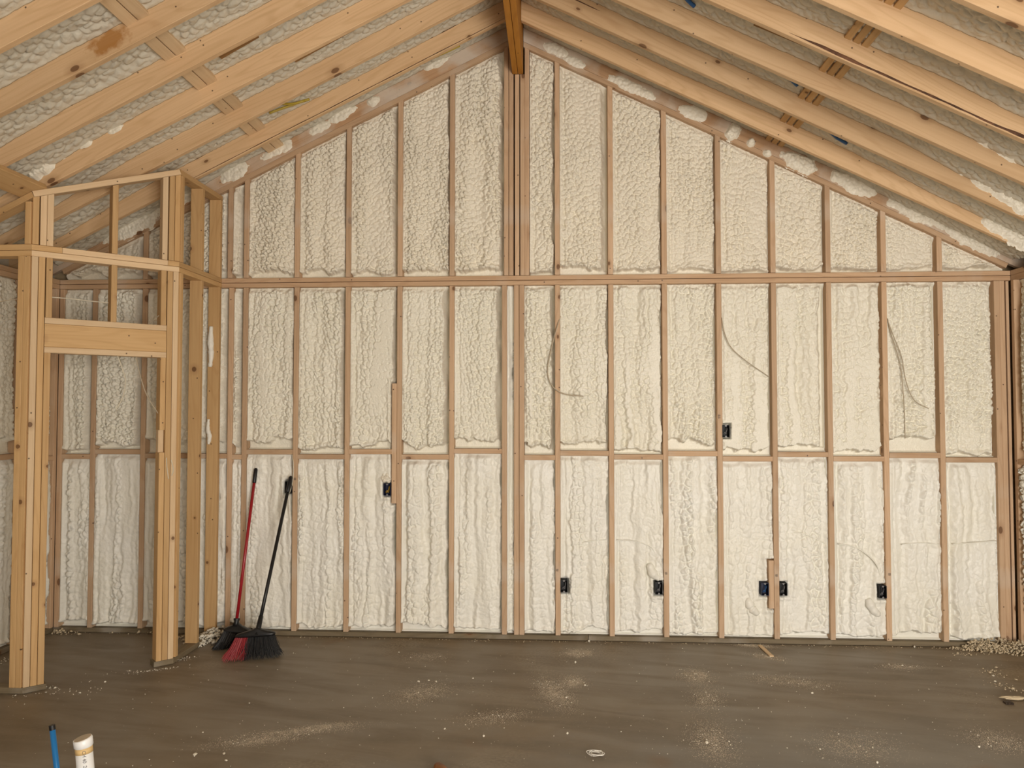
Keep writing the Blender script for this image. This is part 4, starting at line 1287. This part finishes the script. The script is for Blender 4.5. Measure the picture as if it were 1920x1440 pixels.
def chunk(p, sx, sy, sz, seed, mat, name, label, cat, group=None):
    """irregular flake or chip resting on the floor"""
    r = np.random.RandomState(seed); V = []; n, m = 14, 7
    rot = r.rand() * 6.28
    for a in range(m + 1):
        for b in range(n):
            th, ph = math.pi * a / m, 2 * math.pi * b / n
            k = .75 + .5 * r.rand()
            x, y, z = math.sin(th) * math.cos(ph) * sx * k, math.sin(th) * math.sin(ph) * sy * k, math.cos(th) * sz * (.8 + .4 * r.rand())
            V.append((p[0] + x * math.cos(rot) - y * math.sin(rot), p[1] + x * math.sin(rot) + y * math.cos(rot), z))
    zmin = min(v[2] for v in V); V = [(x, y, z - zmin + .0003) for x, y, z in V]
    Fc = [(a * n + b, a * n + (b + 1) % n, (a + 1) * n + (b + 1) % n, (a + 1) * n + b) for a in range(m) for b in range(n)]
    o = mesh_obj(name, V, Fc, mat); return tag(o, label, cat, group)

CH = [(1900, 1312, .075, .028, .012, 'long cream foam slab at the right edge of the floor', M_CRUMB), (1866, 1279, .016, .010, .006, 'pointed foam chip in front of the right corner heap', M_CRUMBW),
      (1862, 1268, .013, .008, .005, 'small foam chip just behind the pointed one', M_CRUMBW), (1905, 1275, .014, .006, .004, 'lone flat chip near the right edge', M_CRUMB),
      (1104, 1203, .012, .008, .010, 'white foam crumb against the sole plate', M_CRUMBW), (1079, 1244, .009, .008, .010, 'round white crumb below the sawdust patch', M_CRUMBW),
      (1097, 1286, .010, .007, .005, 'white chip in the middle of the floor', M_CRUMBW), (1062, 1309, .010, .007, .005, 'white chip by the central dust streak', M_CRUMBW),
      (785, 1279, .016, .009, .006, 'broad pale chip at the left dust streak', M_CRUMBW), (804, 1277, .010, .007, .005, 'pale chip at the top of the left dust streak', M_CRUMBW),
      (818, 1279, .010, .007, .005, 'pale chip right of the left dust streak', M_CRUMBW), (748, 1224, .008, .006, .005, 'lone crumb near the wall left of center', M_CRUMBW),
      (887, 1273, .008, .006, .005, 'lone crumb on the bare floor left of center', M_CRUMBW), (1523, 1301, .012, .007, .006, 'white chip on the right brown floor patch', M_CRUMBW),
      (1692, 1249, .010, .007, .005, 'white chip near the wall on the right', M_CRUMBW), (1325, 1394, .020, .011, .007, 'jagged white flake near the bottom edge', M_CRUMBW),
      (1645, 1432, .012, .007, .007, 'white crumb at the bottom edge, right of center', M_CRUMBW), (1836, 1402, .009, .006, .006, 'white crumb toward the lower right corner', M_CRUMBW),
      (366, 1416, .018, .013, .006, 'large white flake at the lower left', M_CRUMBW), (420, 1414, .016, .008, .004, 'flat pale flake right of the large lower left one', M_CRUMBW),
      (424, 1427, .012, .006, .004, 'small flake under the pair at the lower left', M_CRUMBW), (197, 1280, .010, .007, .006, 'white crumb inside the closet doorway line', M_CRUMBW),
      (907, 1382, .008, .007, .007, 'white crumb left of the bottom center', M_CRUMBW), (1064, 1377, .009, .007, .007, 'white crumb near the bottom center', M_CRUMBW),
      (834, 1368, .010, .006, .005, 'pale crumb below the center dust fan', M_CRUMBW), (1688, 1197, .010, .007, .009, 'crumb lodged at the wall foot right of the last low box', M_CRUMBW)]
for i, (px, py, sx, sy, sz, lab, mt) in enumerate(CH):
    P = on_z(px, py)
    if P[1] > -.03: P[1] = -.03
    chunk(P, sx * (.7 if sx < .05 else 1), sy * .75, sz * .75, 50 + i, mt, 'foam_chip', lab, 'foam chip', 'foam chips on the floor')

# brown comb-like clip
c = on_z(1890, 1319); m = MB(); m.box((c[0] - .022, c[1] + .004, .0005), (c[0] + .022, c[1] + .014, .012))
for k in range(6): m.box((c[0] - .022 + k * .008, c[1] - .022, .0005), (c[0] - .022 + k * .008 + .004, c[1] + .005, .012))
tag(m.build('plastic_clip', M_COMB), 'small dark brown ribbed clip at the right edge of the floor', 'clip')

# loose wood chip plank near wall
a_, b_ = on_z(1424, 1211), on_z(1447, 1232)
o = board('wood_sliver', (a_[0], a_[1] - .02, .008), (b_[0], b_[1], .006), (1, .4, 0), .03, .010, M_PALE); tag(o, 'thin pale wood sliver lying in debris by the wall', 'wood scrap')

# heap in the right corner and by the closet: many crumbs, uncountable
def crumbs(name, label, centres, n, seed, mat, smin, smax, heap=0.0, flat=.6, zmode=None):
    """centres: (x, y, sx, sy, angle, weight)"""
    r = np.random.RandomState(seed); ws = np.array([c[5] for c in centres], float); ws /= ws.sum()
    V = []; Fc = []
    base = np.array([(0, 0, 1), (1, 0, 0), (0, 1, 0), (-1, 0, 0), (0, -1, 0), (0, 0, -1)], float)
    tri = [(0, 1, 2), (0, 2, 3), (0, 3, 4), (0, 4, 1), (5, 2, 1), (5, 3, 2), (5, 4, 3), (5, 1, 4)]
    VV = np.zeros((n, 6, 3)); keep = np.ones(n, bool)
    for i in range(n):
        cx, cy, sx, sy, an, _ = centres[r.choice(len(centres), p=ws)]
        g = r.randn(2); u, v = g[0] * sx, g[1] * sy
        x, y = cx + u * math.cos(an) - v * math.sin(an), cy + u * math.sin(an) + v * math.cos(an)
        s = smin + (smax - smin) * r.rand() ** 3
        q = base * (.6 + .8 * r.rand(6, 1)) * np.array([s, s * (.5 + .5 * r.rand()), s * flat])
        a = r.rand() * 6.28; ca, sa = math.cos(a), math.sin(a)
        q = np.stack([q[:, 0] * ca - q[:, 1] * sa, q[:, 0] * sa + q[:, 1] * ca, q[:, 2]], -1)
        if heap:
            t = r.randn(3) * .5; Rx = np.array(Matrix.Rotation(t[0], 3, 'X') @ Matrix.Rotation(t[1], 3, 'Y')); q = q @ Rx.T
        z = -q[:, 2].min() + .0002 + (heap * max(0, 1 - .35 * (g[0] ** 2 + g[1] ** 2)) * r.rand() if heap else 0)
        if y > -.012 or x > XW - .01 or x < XL + .02: keep[i] = False
        VV[i] = q + np.array([x, y, z])
    VV = VV[keep]; n = len(VV)
    T = (np.array(tri)[None] + 6 * np.arange(n)[:, None, None]).reshape(-1, 3)
    o = mesh_obj(name, VV.reshape(-1, 3), T, mat)
    return tag(o, label, 'debris', kind='stuff')

def C(px, py, sx, sy, an=0.0, w=1.0):
    p = on_z(px, py); return (p[0], p[1], sx, sy, an, w)

crumbs('foam_debris', 'heap of broken tan foam crumbs in the right corner', [C(1880, 1216, .13, .035, 0, 3), C(1840, 1218, .09, .025, 0, 1.5), C(1915, 1222, .10, .04, 0, 2)], 2600, 5, M_CRUMB, .005, .015, heap=.075)
crumbs('foam_debris', 'pile of pale foam scraps at the foot of the closet return wall', [C(398, 1197, .06, .05, .5, 3), C(380, 1208, .05, .03, .5, 2), C(412, 1190, .05, .03, 0, 2)], 420, 6, M_CRUMBW, .008, .026, heap=.07)
crumbs('foam_debris', 'pale crumbs lying inside the closet along the wall', [C(110, 1187, .09, .02, 0, 2), C(200, 1186, .14, .015, 0, 1), C(345, 1200, .06, .06, 0, 1), C(280, 1188, .06, .02, 0, .6)], 300, 8, M_CRUMB, .004, .020, heap=.02)
crumbs('foam_debris', 'crumbs around the left end sole plate of the closet', [C(90, 1290, .04, .02, 0, 1), C(10, 1240, .06, .06, 0, 1.2), C(60, 1303, .10, .012, .3, .6), C(130, 1300, .12, .06, .2, .7)], 110, 9, M_CRUMBW, .0025, .010, heap=.004)
crumbs('foam_debris', 'crumbs scattered along the right closet jamb', [C(300, 1256, .07, .012, .5, 1.5), C(335, 1238, .07, .02, .7, 1.5), C(250, 1262, .09, .03, .2, .6)], 130, 10, M_CRUMBW, .0025, .008, heap=.004)
dust_c = [C(1085, 1225, .060, .045, .3, 1.6), C(1075, 1278, .04, .05, 0, 1.2), C(1040, 1300, .05, .13, .25, 2.6), C(790, 1300, .07, .10, -.7, 1.5), C(560, 1372, .16, .03, .28, 1.2), C(480, 1390, .12, .03, .25, .9), C(610, 1362, .08, .02, .3, .5),
          C(930, 1345, .10, .05, .4, .8), C(1305, 1268, .05, .07, -.1, 1.5), C(1325, 1310, .05, .10, -.2, .9), C(1335, 1390, .06, .12, -.1, 1.5), C(1480, 1278, .12, .05, -.3, 1.2), C(1600, 1400, .12, .09, .4, .9), C(1872, 1390, .08, .07, 0, .9), C(1690, 1250, .07, .03, 0, .6),
          C(1410, 1210, .07, .03, -.2, 1.3), C(1440, 1232, .06, .03, -.5, .8), C(800, 1232, .08, .05, 0, .3)]
crumbs('sawdust', 'tan sawdust strewn in swept patches over the concrete floor', dust_c, 85000, 12, M_DUST, .0008, .0026, flat=.5)
crumbs('foam_crumbs', 'tiny pale foam crumbs speckled among the sawdust patches', dust_c, 900, 13, M_CRUMBW, .0015, .0060)
wide = [(x, y, 1.1, .55, 0, 1) for x in (-.2, 1.2, 2.6, 4.0, 5.2) for y in (-.7, -1.7, -2.6)]
crumbs('foam_crumbs', 'sparse tiny crumbs scattered over the whole floor', wide, 1500, 14, M_CRUMBW, .0012, .0055)
crumbs('foam_debris', 'fine crumbs lying along the foot of the back wall', [(x, -.035, .35, .012, 0, 1) for x in (.6, 1.4, 2.4, 3.2, 4.1, 5.0)], 500, 15, M_CRUMB, .0015, .007)
crumbs('foam_debris', 'pale scraps leading from the right corner toward the slab', [C(1862, 1262, .05, .03, -.8, 1), C(1890, 1290, .06, .03, -.9, 1), C(1812, 1228, .05, .015, 0, 1)], 130, 16, M_CRUMB, .003, .012)
